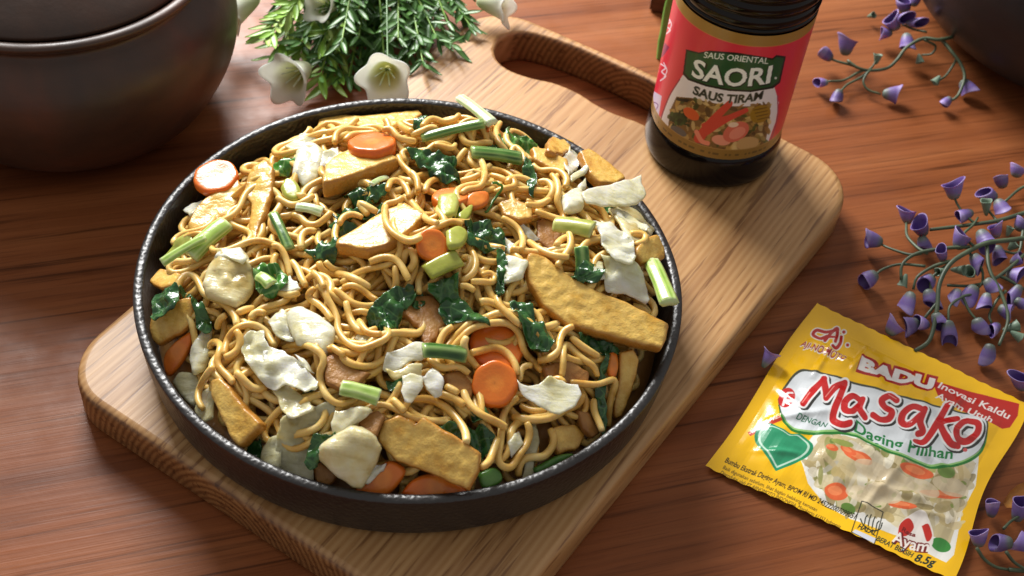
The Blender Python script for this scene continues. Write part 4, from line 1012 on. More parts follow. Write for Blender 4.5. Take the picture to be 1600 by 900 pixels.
prof += [(2.0, 13.4), (1.6, 14.0), (1.4, 15.2), (1.4, 15.6), (.01, 15.6)]
new_obj("glass", lathe("glass", prof, GLASS_SAUCE, 160), bot)
cap = [(1.62, 15.0), (1.66, 15.1), (1.66, 16.6), (1.6, 16.75), (.01, 16.78)]
new_obj("cap", lathe("cap", cap, plain("red_cap", (.35, .02, .02), .35), 64), bot)
na, nz = 620, 300
th = np.linspace(0, 2 * np.pi, na, endpoint=False); zz = np.linspace(1.87, 8.56, nz)
TH, ZZ = np.meshgrid(th, zz, indexing='ij')
X = np.stack([BR * np.cos(TH), BR * np.sin(TH), ZZ], -1)
lme = grid_mesh("label", X, None, wrap=True)
lme.materials.clear(); tl_ = mat_attr("bottle_label_print", .36, .5, .12); lme.materials.append(tl_.m)
W = X + BC; nrmv = np.stack([np.cos(TH), np.sin(TH), TH * 0], -1); face = ((CAM - W) * nrmv).sum(-1) / np.linalg.norm(CAM - W, axis=-1)
colr = pl.sample(project(W.reshape(-1, 3)).reshape(na, nz, 2)).astype(float)
colr[face < .06] = (216, 40, 64)
gold = np.array((156, 118, 50.0))
colr[ZZ > 8.06] = gold; colr[(ZZ > 8.02) & (ZZ <= 8.06)] = (190, 120, 60)
colr[ZZ < 2.42] = gold * .92; colr[(ZZ >= 2.42) & (ZZ < 2.47)] = (170, 130, 70)
rs = np.random.RandomState(4)
dots = (rs.rand(na // 2, 2)[:, :, None] > .45)
tx = np.repeat(rs.rand(na // 3 + 1) > .4, 3)[:na]
msk = (ZZ > 2.08) & (ZZ < 2.2) & tx[:, None]; colr[msk] = gold * .62
set_print(lme, colr.reshape(-1, 3))
new_obj("label", lme, bot)["label"] = "red label with green name plate, gold bands and a picture of prawns"

# ============================================================ the seasoning sachet
sTL, sTR, sBR, sBL = (P(1277, 474, .3), P(1604, 632, .25), P(1484, 905, .25), P(1101, 728, .2))
sp = Painter(1085, 455, 1625, 925, 3, (250, 194, 12))
ex = np.array([327., 152.]); exu = ex / np.linalg.norm(ex)                  # along the top edge
upv = np.array([172., -252.]) / np.linalg.norm([172., -252.])
def tline(txt, p0, p1, h, col, bold=0., shear=0., lean=(0, 0)):
    sp.text(txt, line_fn(p0, p1, upv * h + np.array(lean)), col, bold, shear)
bowl = [(1262,690),(1276,672),(1320,672),(1356,688),(1384,703),(1424,717),(1466,729),(1508,722),(1530,706),(1524,760),(1503,800),(1490,868),(1478,880),(1400,838),(1330,812),(1288,790),(1262,756),(1252,720)]
sp.poly(bowl, (240, 238, 230), smooth=False)
inner = [(1270,700),(1284,682),(1320,680),(1380,706),(1424,720),(1466,732),(1510,724),(1520,730),(1500,800),(1484,850),(1400,815),(1340,800),(1296,778),(1270,748),(1263,722)]
sp.poly(inner, (206, 190, 146))
paint_food(sp, inner, [(226,214,184),(205,186,140),(190,170,120),(234,226,204),(176,156,104),(214,200,160),(160,160,90)], 170, 6, 20, 11)
paint_food(sp, inner, [(110,140,60),(150,170,80),(96,120,50)], 16, 3, 8, 12)
for c, rx, ry, ro in (((1340,716),24,9,.45),((1325,705),14,6,.6),((1307,768),19,14,.2),((1432,736),28,10,.25),((1470,772),34,6,.1),((1410,790),22,6,.2),((1300,700),10,5,.3)):
    sp.ellipse(c, rx, ry, ro, (228, 104, 56)); sp.ellipse((c[0] - 2, c[1] - 2), rx * .6, ry * .55, ro, (240, 136, 84))
for c in ((1400,752),(1440,762),(1380,770),(1362,736),(1485,760),(1350,775)): sp.ellipse(c, 30, 13, .4, (222, 204, 170), .8)
sp.ellipse((1325,795), 12, 8, .5, (96, 132, 52)); sp.ellipse((1478,738), 14, 8, .4, (120, 150, 70)); sp.ellipse((1470,852), 16, 10, .4, (60, 140, 60)); sp.ellipse((1316, 692), 18, 5, .3, (150,160,80))
# banner
ban = [(1217,628),(1228,606),(1251,582),(1285,585),(1320,594),(1383,612),(1462,636),(1510,646),(1535,653),(1541,670),(1532,700),(1506,719),(1466,726),(1422,714),(1383,700),(1354,685),(1320,672),(1276,671),(1241,668),(1222,650)]
bb = np.array(ban, float); bcn = bb.mean(0)
sp.poly(bcn + (bb - bcn) * [1.012, 1.0] + [0, 7], (36, 124, 46), smooth=True); sp.poly(bb + [0, 3], (150, 200, 120), smooth=True)
sp.poly(bcn + (bb - bcn) * 1.015 + [0, -2], (70, 74, 60), smooth=True); sp.poly(bb, (226, 232, 236), smooth=True)
tline("DENGAN", (1243, 655), (1290, 667), 8, (16, 96, 60), .01)
sp.text("Daging Pilihan", arc_fn((1334,674),(1410,705),(1488,717),(3,-17)), (24, 128, 62), .02)
MS = [[(1253,634),(1266,616),(1288,592)],[(1287,592),(1289,608),(1290,624)],[(1290,624),(1304,606),(1321,597)],[(1321,598),(1312,620),(1303,642),(1302,656),(1314,664),(1327,663)],
 [(1347,624),(1334,617),(1321,627),(1319,641),(1330,645),(1343,632)],[(1349,621),(1343,638),(1352,652)],
 [(1402,624),(1390,618),(1378,625),(1383,635),(1394,641),(1390,652),(1376,655),(1364,648)],
 [(1441,643),(1427,635),(1413,643),(1410,657),(1421,663),(1437,651)],[(1444,641),(1437,660),(1442,674),(1434,678)],
 [(1481,632),(1468,655),(1454,678),(1443,690),(1430,690)],[(1464,666),(1479,658),(1496,654)],[(1466,664),(1475,680),(1485,694),(1497,697)],
 [(1512,657),(1527,662),(1527,676),(1512,689),(1497,687),(1493,674),(1503,661),(1512,657)]]
for off, ex_w, col in (((2.5, 3), 7, (52, 52, 48)), ((0, 0), 6, (246, 246, 246)), ((0, 0), 0, (206, 34, 34))):
    for st in MS: sp.stroke(np.array(st, float) + off, [9 + ex_w, 11 + ex_w, 9 + ex_w], col)
for st in (MS[0], MS[2], MS[6]): sp.stroke(np.array(st[:2], float) + [-1, -2], 1.6, (244, 150, 140))
sp.ellipse((1508,703), 3.5, 3.5, 0, (206, 90, 90))
sp.ellipse((1229,622), 12, 17, .5, (200, 40, 40)); sp.stroke([(1223,634),(1229,618),(1238,614)], 4, (240, 230, 230)); sp.stroke([(1226,626),(1238,630)], 4, (240, 230, 230))
# top band
def along(p, d, h): return np.array(p, float) + exu * d + upv * h
band = [along((1462, 612), 0, 0), along((1462, 612), 132, 4), along((1462, 612), 128, -18), along((1462, 612), 100, -28), along((1462, 612), 40, -24), along((1462, 612), 0, -18)]
sp.poly([(1455,596),(1592,632),(1590,650),(1578,668),(1566,670),(1520,648),(1466,622)], (192, 38, 26))
sp.text("BADU", line_fn((1338, 577), (1458, 612), upv * 22 + np.array([-6, 0])), (176, 30, 22), .16)
sp.text("BADU", line_fn((1340, 576), (1456, 611), upv * 20 + np.array([-6, 0])), (244, 240, 236), .065)
sp.text("Inovasi Kaldu", line_fn((1464, 607), (1575, 655), upv * 10.5), (248, 240, 236), .02)
sp.text("Ayam Utuh", line_fn((1460, 622), (1548, 661), upv * 9), (248, 240, 236), .02)
# maker's mark
for w, col in ((9, (246, 240, 232)), (5, (190, 36, 28))):
    sp.stroke([(1292,527),(1280,531),(1270,524),(1276,517),(1290,520),(1302,518),(1308,514)], w, col)
    sp.stroke([(1288,534),(1300,520),(1308,514),(1307,526),(1304,536)], w, col); sp.stroke([(1294,528),(1306,530)], w * .8, col)
    sp.stroke([(1314,528),(1312,538),(1306,545),(1300,543)], w, col); sp.ellipse((1318, 520), w * .55, w * .55, 0, col); sp.ellipse((1324, 540), w * .5, w * .5, 0, col)
sp.text("AJI-NO-MOTO", line_fn((1249, 542), (1319, 566), upv * 10), (246, 240, 226), .07)
sp.text("AJI-NO-MOTO", line_fn((1250, 541), (1319, 565), upv * 9), (176, 44, 40), .015)
# green heart (left plain) and SCAN ME
sp.poly([(1168,676),(1192,664),(1216,652),(1222,658),(1196,670),(1172,682)], (206, 64, 40))
sp.text("SCAN ME!", arc_fn((1170,679),(1192,667),(1218,655),(2,-8)), (250, 238, 224), .02)
heart = [(1212,737),(1196,712),(1180,690),(1182,672),(1200,664),(1222,672),(1236,678),(1252,678),(1270,692),(1268,706),(1250,720)]
hb = np.array(heart, float); hc = hb.mean(0)
sp.poly(hb, (30, 142, 96), smooth=True); sp.poly(hc + (hb - hc) * .88, (196, 226, 206), smooth=True); sp.poly(hc + (hb - hc) * .80, (44, 150, 106), smooth=True)
# small print
blk = (44, 34, 10)
tline("Bumbu Ekstrak Daging Ayam, BPOM RI MD 245222007099051", (1132, 722), (1334, 812), 8.5, blk, .018)
tline("Baik digunakan sebelum, lihat bagian belakang kemasan", (1129, 732), (1275, 800), 6, blk, .0)
tline("Diproduksi oleh PT AJINOMOTO INDONESIA, Mojokerto 61353 Indonesia", (1125, 740), (1312, 826), 6, blk, .0)
# halal mark
hq = np.array([(1346,784),(1380,800),(1366,850),(1330,832)], float)
for a, b in zip(hq, np.roll(hq, -1, 0)): sp.stroke([a, b], 1.6, (40, 40, 30))
sp.poly([(1336,828),(1368,842),(1365,850),(1331,832)], (214, 216, 226)); tline("HALAL", (1339, 826), (1367, 838), 8, (30, 34, 30), .03)
for k in range(4):
    a = np.array([1350 + k * 6, 820 + k * 3.]); sp.stroke([a, a + [2, -10], a + [5, -20 + abs(k - 1.5) * 4]], 1.8, (30, 36, 24))
sp.stroke([(1344,812),(1349,822),(1362,830),(1374,828),(1378,818)], 1.8, (30, 36, 24))
# hen flavour patch: a plain red and white rounded patch
sp.poly([(1402,846),(1404,822),(1420,806),(1440,800),(1452,816),(1458,838),(1450,856)], (246, 238, 230), smooth=True)
sp.poly([(1402,838),(1406,820),(1420,810),(1428,824),(1416,838)], (204, 44, 32), smooth=True); sp.poly([(1440,822),(1450,820),(1456,838),(1448,846)], (204, 44, 32), smooth=True)
for w_, c_ in ((.09, (120, 20, 16)), (.02, (252, 244, 236))):
    sp.text("Ayam", arc_fn((1393,846),(1420,858),(1450,862),(5,-17)), c_, w_)
sp.text("Rasa", arc_fn((1408,830),(1418,836),(1430,839),(3,-6)), (120, 20, 16), .03)
tline("BERAT BERSIH", (1368, 845), (1424, 871), 8, (24, 44, 40), .02); tline("8.5g", (1427, 876), (1458, 885), 13, (24, 44, 40), .03)
sp.soften()
nu, nv = 560, 520
u = np.linspace(0, 1, nu); v = np.linspace(0, 1, nv); Ug, Vg = np.meshgrid(u, v, indexing='ij')
flat = ((1 - Ug) * (1 - Vg))[..., None] * sTL + (Ug * (1 - Vg))[..., None] * sTR + (Ug * Vg)[..., None] * sBR + ((1 - Ug) * Vg)[..., None] * sBL
eu, ev = unit(sTR - sTL), unit(sBL - sTL)
# crimped ends: fine saw teeth along top and bottom, a wavy free edge
flat += (ev * 1.0)[None, None] * (.022 * np.sin(Ug * 34 * np.pi) * (np.exp(-Vg * 60) - np.exp(-(1 - Vg) * 60)))[..., None]
flat += eu[None, None] * (.16 * np.sin(Vg * 7.5 + .8) * np.exp(-(1 - Ug) * 9) - .10 * np.sin(Vg * 6) * np.exp(-Ug * 9))[..., None]
def mm(t, lo, hi): return np.clip((t - lo) / (hi - lo), 0, 1)
pu, pv = mm(Ug, .05, .93), mm(Vg, .10, .93)
pil = (1 - np.abs(2 * pu - 1) ** 2.4) * (1 - np.abs(2 * pv - 1) ** 2.4)
from_np = lambda f, s, seed: np.array([noise.noise(Vector((a * f[0] + seed, b * f[1] - seed, s))) for a in u[::8] for b in v[::8]]).reshape(len(u[::8]), len(v[::8]))
def up8(g):
    gu = np.arange(0, nu, 8); t1 = np.array([np.interp(np.arange(nu), gu, g[:, j]) for j in range(g.shape[1])]).T
    gv = np.arange(0, nv, 8); return np.array([np.interp(np.arange(nv), gv, t1[i]) for i in range(nu)])
w1 = up8(from_np((9, 7), .3, 3)); w2 = up8(from_np((20, 17), .9, 8)); w3 = up8(from_np((4, 4), 2.1, 14))
crease = np.zeros_like(Ug)
for (ua, va, ub, vb, amp, wid) in ((.06, .2, .28, .26, .10, .018), (.16, .12, .17, .4, .09, .014), (.3, .1, .29, .3, .10, .012), (.05, .5, .26, .62, .09, .02), (.10, .70, .3, .55, .08, .016), (.93, .3, .7, .36, .09, .016), (.92, .55, .62, .52, .10, .02), (.6, .9, .66, .62, .09, .018), (.4, .62, .72, .7, .10, .022), (.5, .8, .85, .72, .09, .02), (.36, .5, .5, .66, .07, .02), (.92, .75, .75, .80, .09, .015), (.12, .85, .3, .78, .06, .014), (.55, .1, .52, .22, .06, .012), (.75, .12, .72, .26, .06, .012)):
    d = np.array([ub - ua, vb - va]); L2 = (d ** 2).sum(); t = np.clip(((Ug - ua) * d[0] + (Vg - va) * d[1]) / L2, 0, 1)
    dist = np.hypot(Ug - ua - t * d[0], Vg - va - t * d[1]); crease += amp * np.exp(-(dist / wid) ** 2) * np.sin(np.pi * np.clip(t, .02, .98)) ** .4
edge = np.minimum(np.minimum(Ug, 1 - Ug), np.minimum(Vg, 1 - Vg))
hump = .62 * pil + (1.35 * crease + .15 * w1 + .075 * w2) * np.clip(edge * 12, 0, 1) * (.4 + .6 * np.clip(pil * 2, 0, 1)) + .10 * (w3 + .3) * (1 - pil)
topX = flat.copy(); topX[..., 2] += np.maximum(hump, -.12)
smoothX = flat.copy(); smoothX[..., 2] += .62 * pil
sac_o = (sTL + sTR + sBL + sBR) / 4; sac_o[2] = 0
sac = thing("seasoning_sachet", "yellow crinkled stock powder sachet lying on the table beside purple flowers", "sachet", sac_o)
fr = grid_mesh("front_sheet", topX, None, origin=sac_o, flip=True); fr.materials.clear()
tm = mat_attr("sachet_print", .24, .5, .35); fr.materials.append(tm.m)
set_print(fr, sp.sample(project(smoothX.reshape(-1, 3))))
new_obj("front_sheet", fr, sac)
bk = topX[::8, ::8].copy(); pil8 = pil[::8, ::8]
bk[..., 2] = (bk[..., 2] - .62 * pil8 - .04) * (1 - np.clip(pil8 * 1.5, 0, 1)) + .03 * np.clip(pil8 * 1.5, 0, 1); bk[..., 2] = np.maximum(bk[..., 2], .02)
new_obj("back_sheet", grid_mesh("back_sheet", bk, plain("sachet_back", (.75, .45, .02), .3), origin=sac_o), sac)

# ============================================================ the two pots
pc = np.array([-17.7, 12.7, .004])
pot = thing("clay_pot", "brown clay cooking pot with a lid and smoky patches", "pot", pc)
body = [(.01, 0), (4.6, 0), (5.2, .15), (6.2, .9), (7.0, 2.1), (7.55, 3.4), (7.75, 4.6), (7.62, 5.7), (7.2, 6.6), (6.7, 7.15), (6.5, 7.4), (6.62, 7.62), (6.95, 7.9), (7.1, 8.1), (7.08, 8.25), (6.85, 8.32), (6.55, 8.2), (6.4, 7.9), (6.3, 7.5)]
body = catmull(body, .25)
new_obj("body", lathe("body", body, CLAY, 128), pot)
lid = [(6.5, 8.22), (6.52, 8.4), (6.35, 8.62), (5.9, 8.95), (4.8, 9.6), (3.4, 10.2), (2.0, 10.6), (1.2, 10.7), (1.0, 11.0), (1.2, 11.6), (1.0, 12.0), (.01, 12.1)]
new_obj("lid", lathe("lid", catmull(lid, .25), CLAY, 128), pot)
pc2 = np.array([33.3, 28.7, .004])
pot2 = thing("black_pot", "blue black round pot behind the purple flower sprig", "pot", pc2)
body2 = [(.01, 0), (6.6, 0), (7.4, .2), (9.0, 1.2), (10.2, 2.6), (10.9, 4.2), (11.1, 5.8), (10.8, 7.6), (10.1, 8.8), (9.9, 9.2), (10.3, 9.6), (10.2, 9.8), (9.8, 9.7), (9.6, 9.0)]
new_obj("body", lathe("body", catmull(body2, .3), DARKPOT, 128), pot2)
lid2 = [(9.9, 9.72), (9.6, 10.2), (7, 11.4), (3, 12.4), (1.2, 12.6), (1.2, 13.4), (.01, 13.6)]
new_obj("lid", lathe("lid", catmull(lid2, .3), DARKPOT, 96), pot2)

# ============================================================ things at the far edge: wooden block and green blade
q0 = P(1014, 19, 0)
wb = bmesh.new(); bmesh.ops.create_cube(wb, size=1); bmesh.ops.scale(wb, vec=(.035, .03, .028), verts=wb.verts)
bmesh.ops.translate(wb, vec=(.0175, .015, .014), verts=wb.verts); bmesh.ops.bevel(wb, geom=list(wb.edges), offset=.0012, segments=2, affect='EDGES')
wm = bpy.data.meshes.new("wooden_block"); wb.to_mesh(wm); wb.free()
wt = NT("dark_wood"); wv = wt.coords(scale=(20, 20, 240)); wt.color(wt.ramp(wt.noise(wv, 1, 3), [(.3, (.05, .014, .007)), (.7, (.12, .04, .018))])); wt.set(Roughness=.4)
wm.materials.append(wt.m)
wo = new_obj("wooden_block", wm, None, (q0[0], q0[1], .003), None, "small dark reddish wooden block behind the sauce bottle", "block"); wo.rotation_euler = (0, 0, math.radians(-4))
GB = food_mat("green_blade", [(.3, (.10, .24, .04)), (.7, (.22, .38, .09))], 60, .35, .1, 200)
g0 = P(1029, 92, .02); g1 = P(1043, 20, 2.6); g2 = P(1052, -30, 4.5)
bx = catmull([g0, (g0 + g1) / 2 + np.array([.05, 0, .1]), g1, g2], .3)
wdt = np.interp(np.linspace(0, 1, len(bx)), [0, .2, .7, 1], [.12, .26, .22, .03])
Vb = np.vstack([np.stack([p + np.array([-w, 0, 0]), p + np.array([0, -.07, 0]), p + np.array([w, 0, 0]), p + np.array([0, .05, 0])]) for p, w in zip(bx, wdt)])
Fb = [(k * 4 + j, k * 4 + (j + 1) % 4, k * 4 + 4 + (j + 1) % 4, k * 4 + 4 + j) for k in range(len(bx) - 1) for j in range(4)]
new_obj("grass_blade", mesh("grass_blade", Vb, Fb, GB, origin=g0), None, g0, None, "single green grass blade leaning behind the sauce bottle", "leaf")

# ============================================================ the artificial bouquet
PG = [food_mat("plant_green_dark", [(.3, (.03, .10, .015)), (.7, (.08, .20, .035))], 90, .4, .2, 300),
      food_mat("plant_green", [(.3, (.14, .30, .03)), (.7, (.28, .48, .07))], 90, .4, .2, 300),
      food_mat("plant_green_light", [(.3, (.24, .38, .06)), (.7, (.40, .54, .14))], 90, .42, .2, 300)]
def petal_mat(name, c, c2):
    t = NT(name); t.set(Roughness=.55); tr = t.add('ShaderNodeBsdfTranslucent')
    v_ = t.coords(); sep = t.add('ShaderNodeSeparateXYZ'); t.link(v_, sep.inputs[0])
    mr = t.add('ShaderNodeMapRange'); t.link(sep.outputs[1], mr.inputs[0]); mr.inputs[2].default_value = .02
    cc = t.ramp(mr.outputs[0], [(.15, c2), (.55, tuple((x + y) / 2 for x, y in zip(c, c2))), (.82, c)])
    t.color(cc); t.link(cc, tr.inputs[0])
    mx = t.add('ShaderNodeMixShader'); mx.inputs[0].default_value = .5; t.link(t.b.outputs[0], mx.inputs[1]); t.link(tr.outputs[0], mx.inputs[2])
    t.link(mx.outputs[0], t.n['Material Output'].inputs[0]); t.bump(t.noise(v_, 300, 3), .15, .0005); return t.m
PETAL = food_mat("white_petal", [(.3, (.74, .76, .66)), (.7, (.84, .86, .78))], 40, .5, .1, 300, .8, (1, 1, .8), sssc=.008)
PETAL_IN = food_mat("petal_throat", [(.3, (.52, .50, .26)), (.7, (.66, .64, .40))], 60, .5, .1, 300, .2, (1, 1, .6))
def leaf_mesh(name, L, W_, mat, cup=.25):
    ns = 7; V = []; F = []
    for k in range(ns):
        t = k / (ns - 1); w = W_ * math.sin(math.pi * (t * .93 + .05)) ** .8 * (1 - .25 * t); zc = .18 * L * t * (1 - t) * -1 + .05 * math.sin(t * 5)
        for j, (sx, dz) in enumerate(((-1, cup * w), (-.5, cup * w * .3), (0, 0), (.5, cup * w * .3), (1, cup * w))): V.append((sx * w, t * L, zc + dz))
    for k in range(ns - 1):
        for j in range(4): F.append((k * 5 + j, k * 5 + j + 1, k * 5 + 6 + j, k * 5 + 5 + j))
    n = len(V); V += [(x, y, z_ - .025) for x, y, z_ in V]; F += [tuple(i + n for i in f[::-1]) for f in F]
    rim = [k * 5 for k in range(ns)] + [(ns - 1) * 5 + j for j in range(1, 5)] + [k * 5 + 4 for k in range(ns - 2, -1, -1)] + [3, 2, 1]
    for a, b in zip(rim, rim[1:] + rim[:1]): F.append((a, a + n, b + n, b))
    return mesh(name, V, F, mat)
LM = [leaf_mesh("leaf", 1.4, .17, PG[0]), leaf_mesh("leaf", 1.5, .2, PG[1]), leaf_mesh("leaf", 1.3, .17, PG[2]), leaf_mesh("leaf", 1.7, .26, PG[1], .4)]
def orient(o, pos, d, up, s=1.0, par=np.zeros(3)):
    y = unit(d); x = np.cross(y, up); x = unit(x) if np.linalg.norm(x) > 1e-4 else np.array([1., 0, 0]); z_ = np.cross(x, y); p = (np.asarray(pos) - par) * U
    o.matrix_basis = Matrix(((x[0] * s, y[0] * s, z_[0] * s, p[0]), (x[1] * s, y[1] * s, z_[1] * s, p[1]), (x[2] * s, y[2] * s, z_[2] * s, p[2]), (0, 0, 0, 1)))
Cb = P(598, -46, 0) + np.array([0, .6, 0]); Cb[2] = .0
bq = thing("artificial_bouquet", "green artificial leafy bunch with white bell flowers beside the board", "artificial plant", Cb)
tips = [(420,44),(412,66),(428,88),(462,92),(500,120),(518,128),(505,64),(545,120),(562,92),(600,88),(640,92),(662,104),(622,62),(684,62),(704,46),(740,48),(722,20),(448,22),(482,42),(580,40),(652,30),(694,14),(440,4),(530,20),(560,60),(612,18),(492,96),(532,74),(592,72),(668,76),(470,66),(636,48),(540,46),(706,70),(560,14),(520,100),(455,70),(610,112),(575,112),(648,66)]
nleaf = 0; extra = []
stems_geo = []
for k, tp in enumerate(tips):
    zt = random.uniform(.5, 3.2) if tp[1] < 85 else random.uniform(.4, 1.3)
    T = P(tp[0], tp[1], zt); S0 = Cb + np.array([random.uniform(-.8, .8), random.uniform(-.6, .4), random.uniform(1.2, 3.4)])
    if T[0] * BX[0] + T[1] * BX[1] > b0 - .1 and (T[:2] @ AX) < a1 + .3: T = P(tp[0], tp[1], max(zt, ZB + .35))
    midp = (S0 + T) / 2 + np.array([0, 0, random.uniform(.3, 1.2)])
    cv = catmull([S0, midp, T], .2); n = len(cv)
    ge = tube_geo(cv, np.linspace(.09, .04, n), 6)
    new_obj("stem", mesh("stem", *ge, PG[1], origin=Cb), bq)
    tg = np.gradient(cv, axis=0); i = int(n * .3)
    while i < n:
        for sgn in (-1, 1):
            t = unit(tg[i]); side = unit(np.cross(t, [0, 0, 1])); d = t * random.uniform(.5, 1.2) + sgn * side * random.uniform(.1, .9) + np.array([random.uniform(-.3, .3), random.uniform(-.3, .3), random.uniform(-.4, .6)])
            upl = unit(np.array([0, -.2, 1]) + np.random.uniform(-.4, .4, 3)); m_ = random.choices(LM, (2, 4, 5, 2))[0]; s_ = random.uniform(.65, 1.1)
            if nleaf < 296:
                o = new_obj("leaf", m_, bq); orient(o, cv[i], d, upl, s_, Cb); nleaf += 1
            else: extra.append((cv[i], d, upl, s_))
        i += random.randint(1, 3)
if extra:
    Vs, Fs = [], []; base = LM[2]; bv = np.array([v.co[:] for v in base.vertices]) / U; bf = [tuple(p.vertices) for p in base.polygons]
    for pos, d, upl, s_ in extra:
        y = unit(d); x = unit(np.cross(y, upl)); z_ = np.cross(x, y); Vs.append((bv * s_ @ np.stack([x, y, z_]) + pos, bf))
    V, F = join(Vs); tag(new_obj("leaf_mass", mesh("leaf_mass", V, F, PG[0], origin=Cb), bq), kind="stuff")
def bell_mesh(name, R0, L, mats, lobes=5, flare=.45, seg=60, depth=.16, pw=.75, tuck=0.0, slant=0.0, throat=0):
    a = np.linspace(0, 2 * np.pi, seg, endpoint=False); ts = np.linspace(0, 1, 16)
    def ring(t, off):
        r = R0 * (.16 + .62 * t ** pw + flare * np.clip(t - .72, 0, 1) ** 1.3 * 1.9 - tuck * np.clip(t - .6, 0, 1) ** 1.5)
        lob = 1 + depth * np.clip(t - .5, 0, 1) * 2 * np.cos(lobes * a)
        rad = (r - off) * lob; zz_ = L * t * (1 + 0 * a) + L * depth * .6 * np.clip(t - .6, 0, 1) * 2.5 * np.cos(lobes * a) + L * slant * np.clip(t - .45, 0, 1) * np.cos(a + .4) - L * .22 * np.clip(t - .8, 0, 1) * 2
        return np.stack([rad * np.cos(a), zz_, rad * np.sin(a)], -1)
    O = np.array([ring(t, 0) for t in ts]); I = np.array([ring(t, .045) for t in ts[::-1]]); I[-1] *= [.1, 1, .1]
    X_ = np.concatenate([O, I], 0).transpose(1, 0, 2)
    me = grid_mesh(name, X_, mats, wrap=True)
    nvv = X_.shape[1] - 1; mi_ = np.tile((np.arange(nvv) >= 16 + throat).astype(np.int32), seg)
    if len(me.polygons) == len(mi_): me.polygons.foreach_set('material_index', mi_)
    return me
PETAL, PETAL_IN = petal_mat("white_petal", (.92, .94, .90), (.70, .76, .50)), petal_mat("cream_throat", (.90, .91, .84), (.50, .47, .17))
WB = bell_mesh("flower", 1.15, 2.0, [PETAL, PETAL_IN], 5, .55, 60, .13)
stam_V, stam_F = join([tube_geo(catmull([(.0, .2, 0), (.25 * math.cos(a), .9, .25 * math.sin(a)), (.42 * math.cos(a), 1.45, .42 * math.sin(a))], .2), .035, 5) for a in np.linspace(0, 5.2, 6)])
STAM = mesh("stamens", stam_V, stam_F, PETAL)
for (mp, mz, d, s_, root) in (((458, 118), 1.5, (-.3, -.75, .2), 1.1, (500, 60)), ((602, 118), 3.9, (.05, -.8, .30), 1.05, (598, 60)),
                              ((778, 8), 3.0, (.9, -.2, .1), .9, (730, 10)), ((372, 12), 2.2, (-.7, -.7, -.1), 1.0, (420, -10)), ((505, 8), 3.2, (-.3, -.5, .4), .8, (520, -20))):
    cpos = P(*mp, mz); d = unit(d); bpos = cpos - d * 1.2 * s_
    fl = new_obj("flower", WB, bq); orient(fl, bpos, d, (0, 0, 1), s_, Cb)
    new_obj("stamens", STAM, fl)
    rt = P(root[0], root[1], 2.4); cv = catmull([Cb + np.array([0, 0, 2.5]), (Cb + np.array([0, 0, 2.5]) + bpos) / 2 + np.array([0, 0, .8]), bpos - d * .1], .25)
    new_obj("stem", mesh("stem", *tube_geo(cv, .05, 6), PG[0], origin=Cb), bq)

# ============================================================ purple flower sprigs
def mat_bell():
    t = NT("purple_petal"); v_ = t.coords(); sep = t.add('ShaderNodeSeparateXYZ'); t.link(v_, sep.inputs[0])
    mr = t.add('ShaderNodeMapRange'); t.link(sep.outputs[1], mr.inputs[0]); mr.inputs[2].default_value = .0075
    c = t.ramp(mr.outputs[0], [(0, (.09, .13, .09)), (.25, (.14, .15, .16)), (.45, (.16, .115, .29)), (.8, (.175, .115, .35)), (1, (.30, .23, .47))])
    oi = t.add('ShaderNodeObjectInfo'); hs = t.add('ShaderNodeHueSaturation'); t.link(c, hs.inputs['Color'])
    mr2 = t.add('ShaderNodeMapRange'); t.link(oi.outputs['Random'], mr2.inputs[0]); mr2.inputs[3].default_value = .65; mr2.inputs[4].default_value = 1.25
    t.link(mr2.outputs[0], hs.inputs['Value']); t.color(hs.outputs[0]); t.set(Roughness=.5, Subsurface_Weight=.1, Subsurface_Scale=.002)
    t.bump(t.noise(v_, 400, 3), .2, .0004); return t.m
PURPLE = mat_bell(); PIN = plain("purple_throat", (.075, .035, .19), .55)
BUDG = food_mat("green_bud", [(.3, (.10, .17, .11)), (.7, (.20, .27, .20))], 90, .5, .2, 300)
PSTEM = food_mat("sprig_stem", [(.3, (.035, .055, .03)), (.7, (.085, .115, .06))], 90, .5, .2, 300)
PB = [bell_mesh("flower", .60, .86, [PURPLE, PIN], 2, .12, 36, .10, .42, .35, .30), bell_mesh("flower", .56, .92, [PURPLE, PIN], 1, .05, 36, .08, .38, .6, .5), bell_mesh("flower", .64, .80, [PURPLE, PIN], 2, .2, 36, .12, .45, .2, .4)]
GBUD = bell_mesh("bud", .34, .6, [BUDG, BUDG], 3, .05, 30, .05)
def sprig(label, origin_px, stems, flowers, group=None):
    o0 = P(*origin_px, 0)
    th_ = thing("flower_sprig", label, "flower sprig", o0, group)
    for st in stems:
        w = st[0]; pts = [P(x, y, z_) for x, y, z_ in st[1]]
        cv = catmull(pts, .15); new_obj("stem", mesh("stem", *tube_geo(cv, np.linspace(w, w * .75, len(cv)), 7), PSTEM, origin=o0), th_)
    for f in flowers:
        x, y, z_, dx, dy, dz = f[:6]; kind = f[6] if len(f) > 6 else None; s_ = f[7] if len(f) > 7 else random.uniform(.9, 1.12)
        d = unit(dx * CR + dy * CU + dz * np.array([0, 0, 1.]))
        c_ = P(x, y, z_); m_ = GBUD if kind == 'g' else random.choice(PB)
        if c_[2] < .5: c_ = P(x, y, .5)
        o = new_obj("bud" if kind == 'g' else "flower", m_, th_); orient(o, c_ - d * .36, d, np.array([.2, -.3, 1]), s_ * .86, o0); o.matrix_basis = o.matrix_basis @ Matrix.Rotation(random.random() * 6, 4, 'Y') @ Matrix.Diagonal((random.uniform(.72, 1.12), random.uniform(.8, 1.2), random.uniform(.72, 1.12), 1))
    return th_
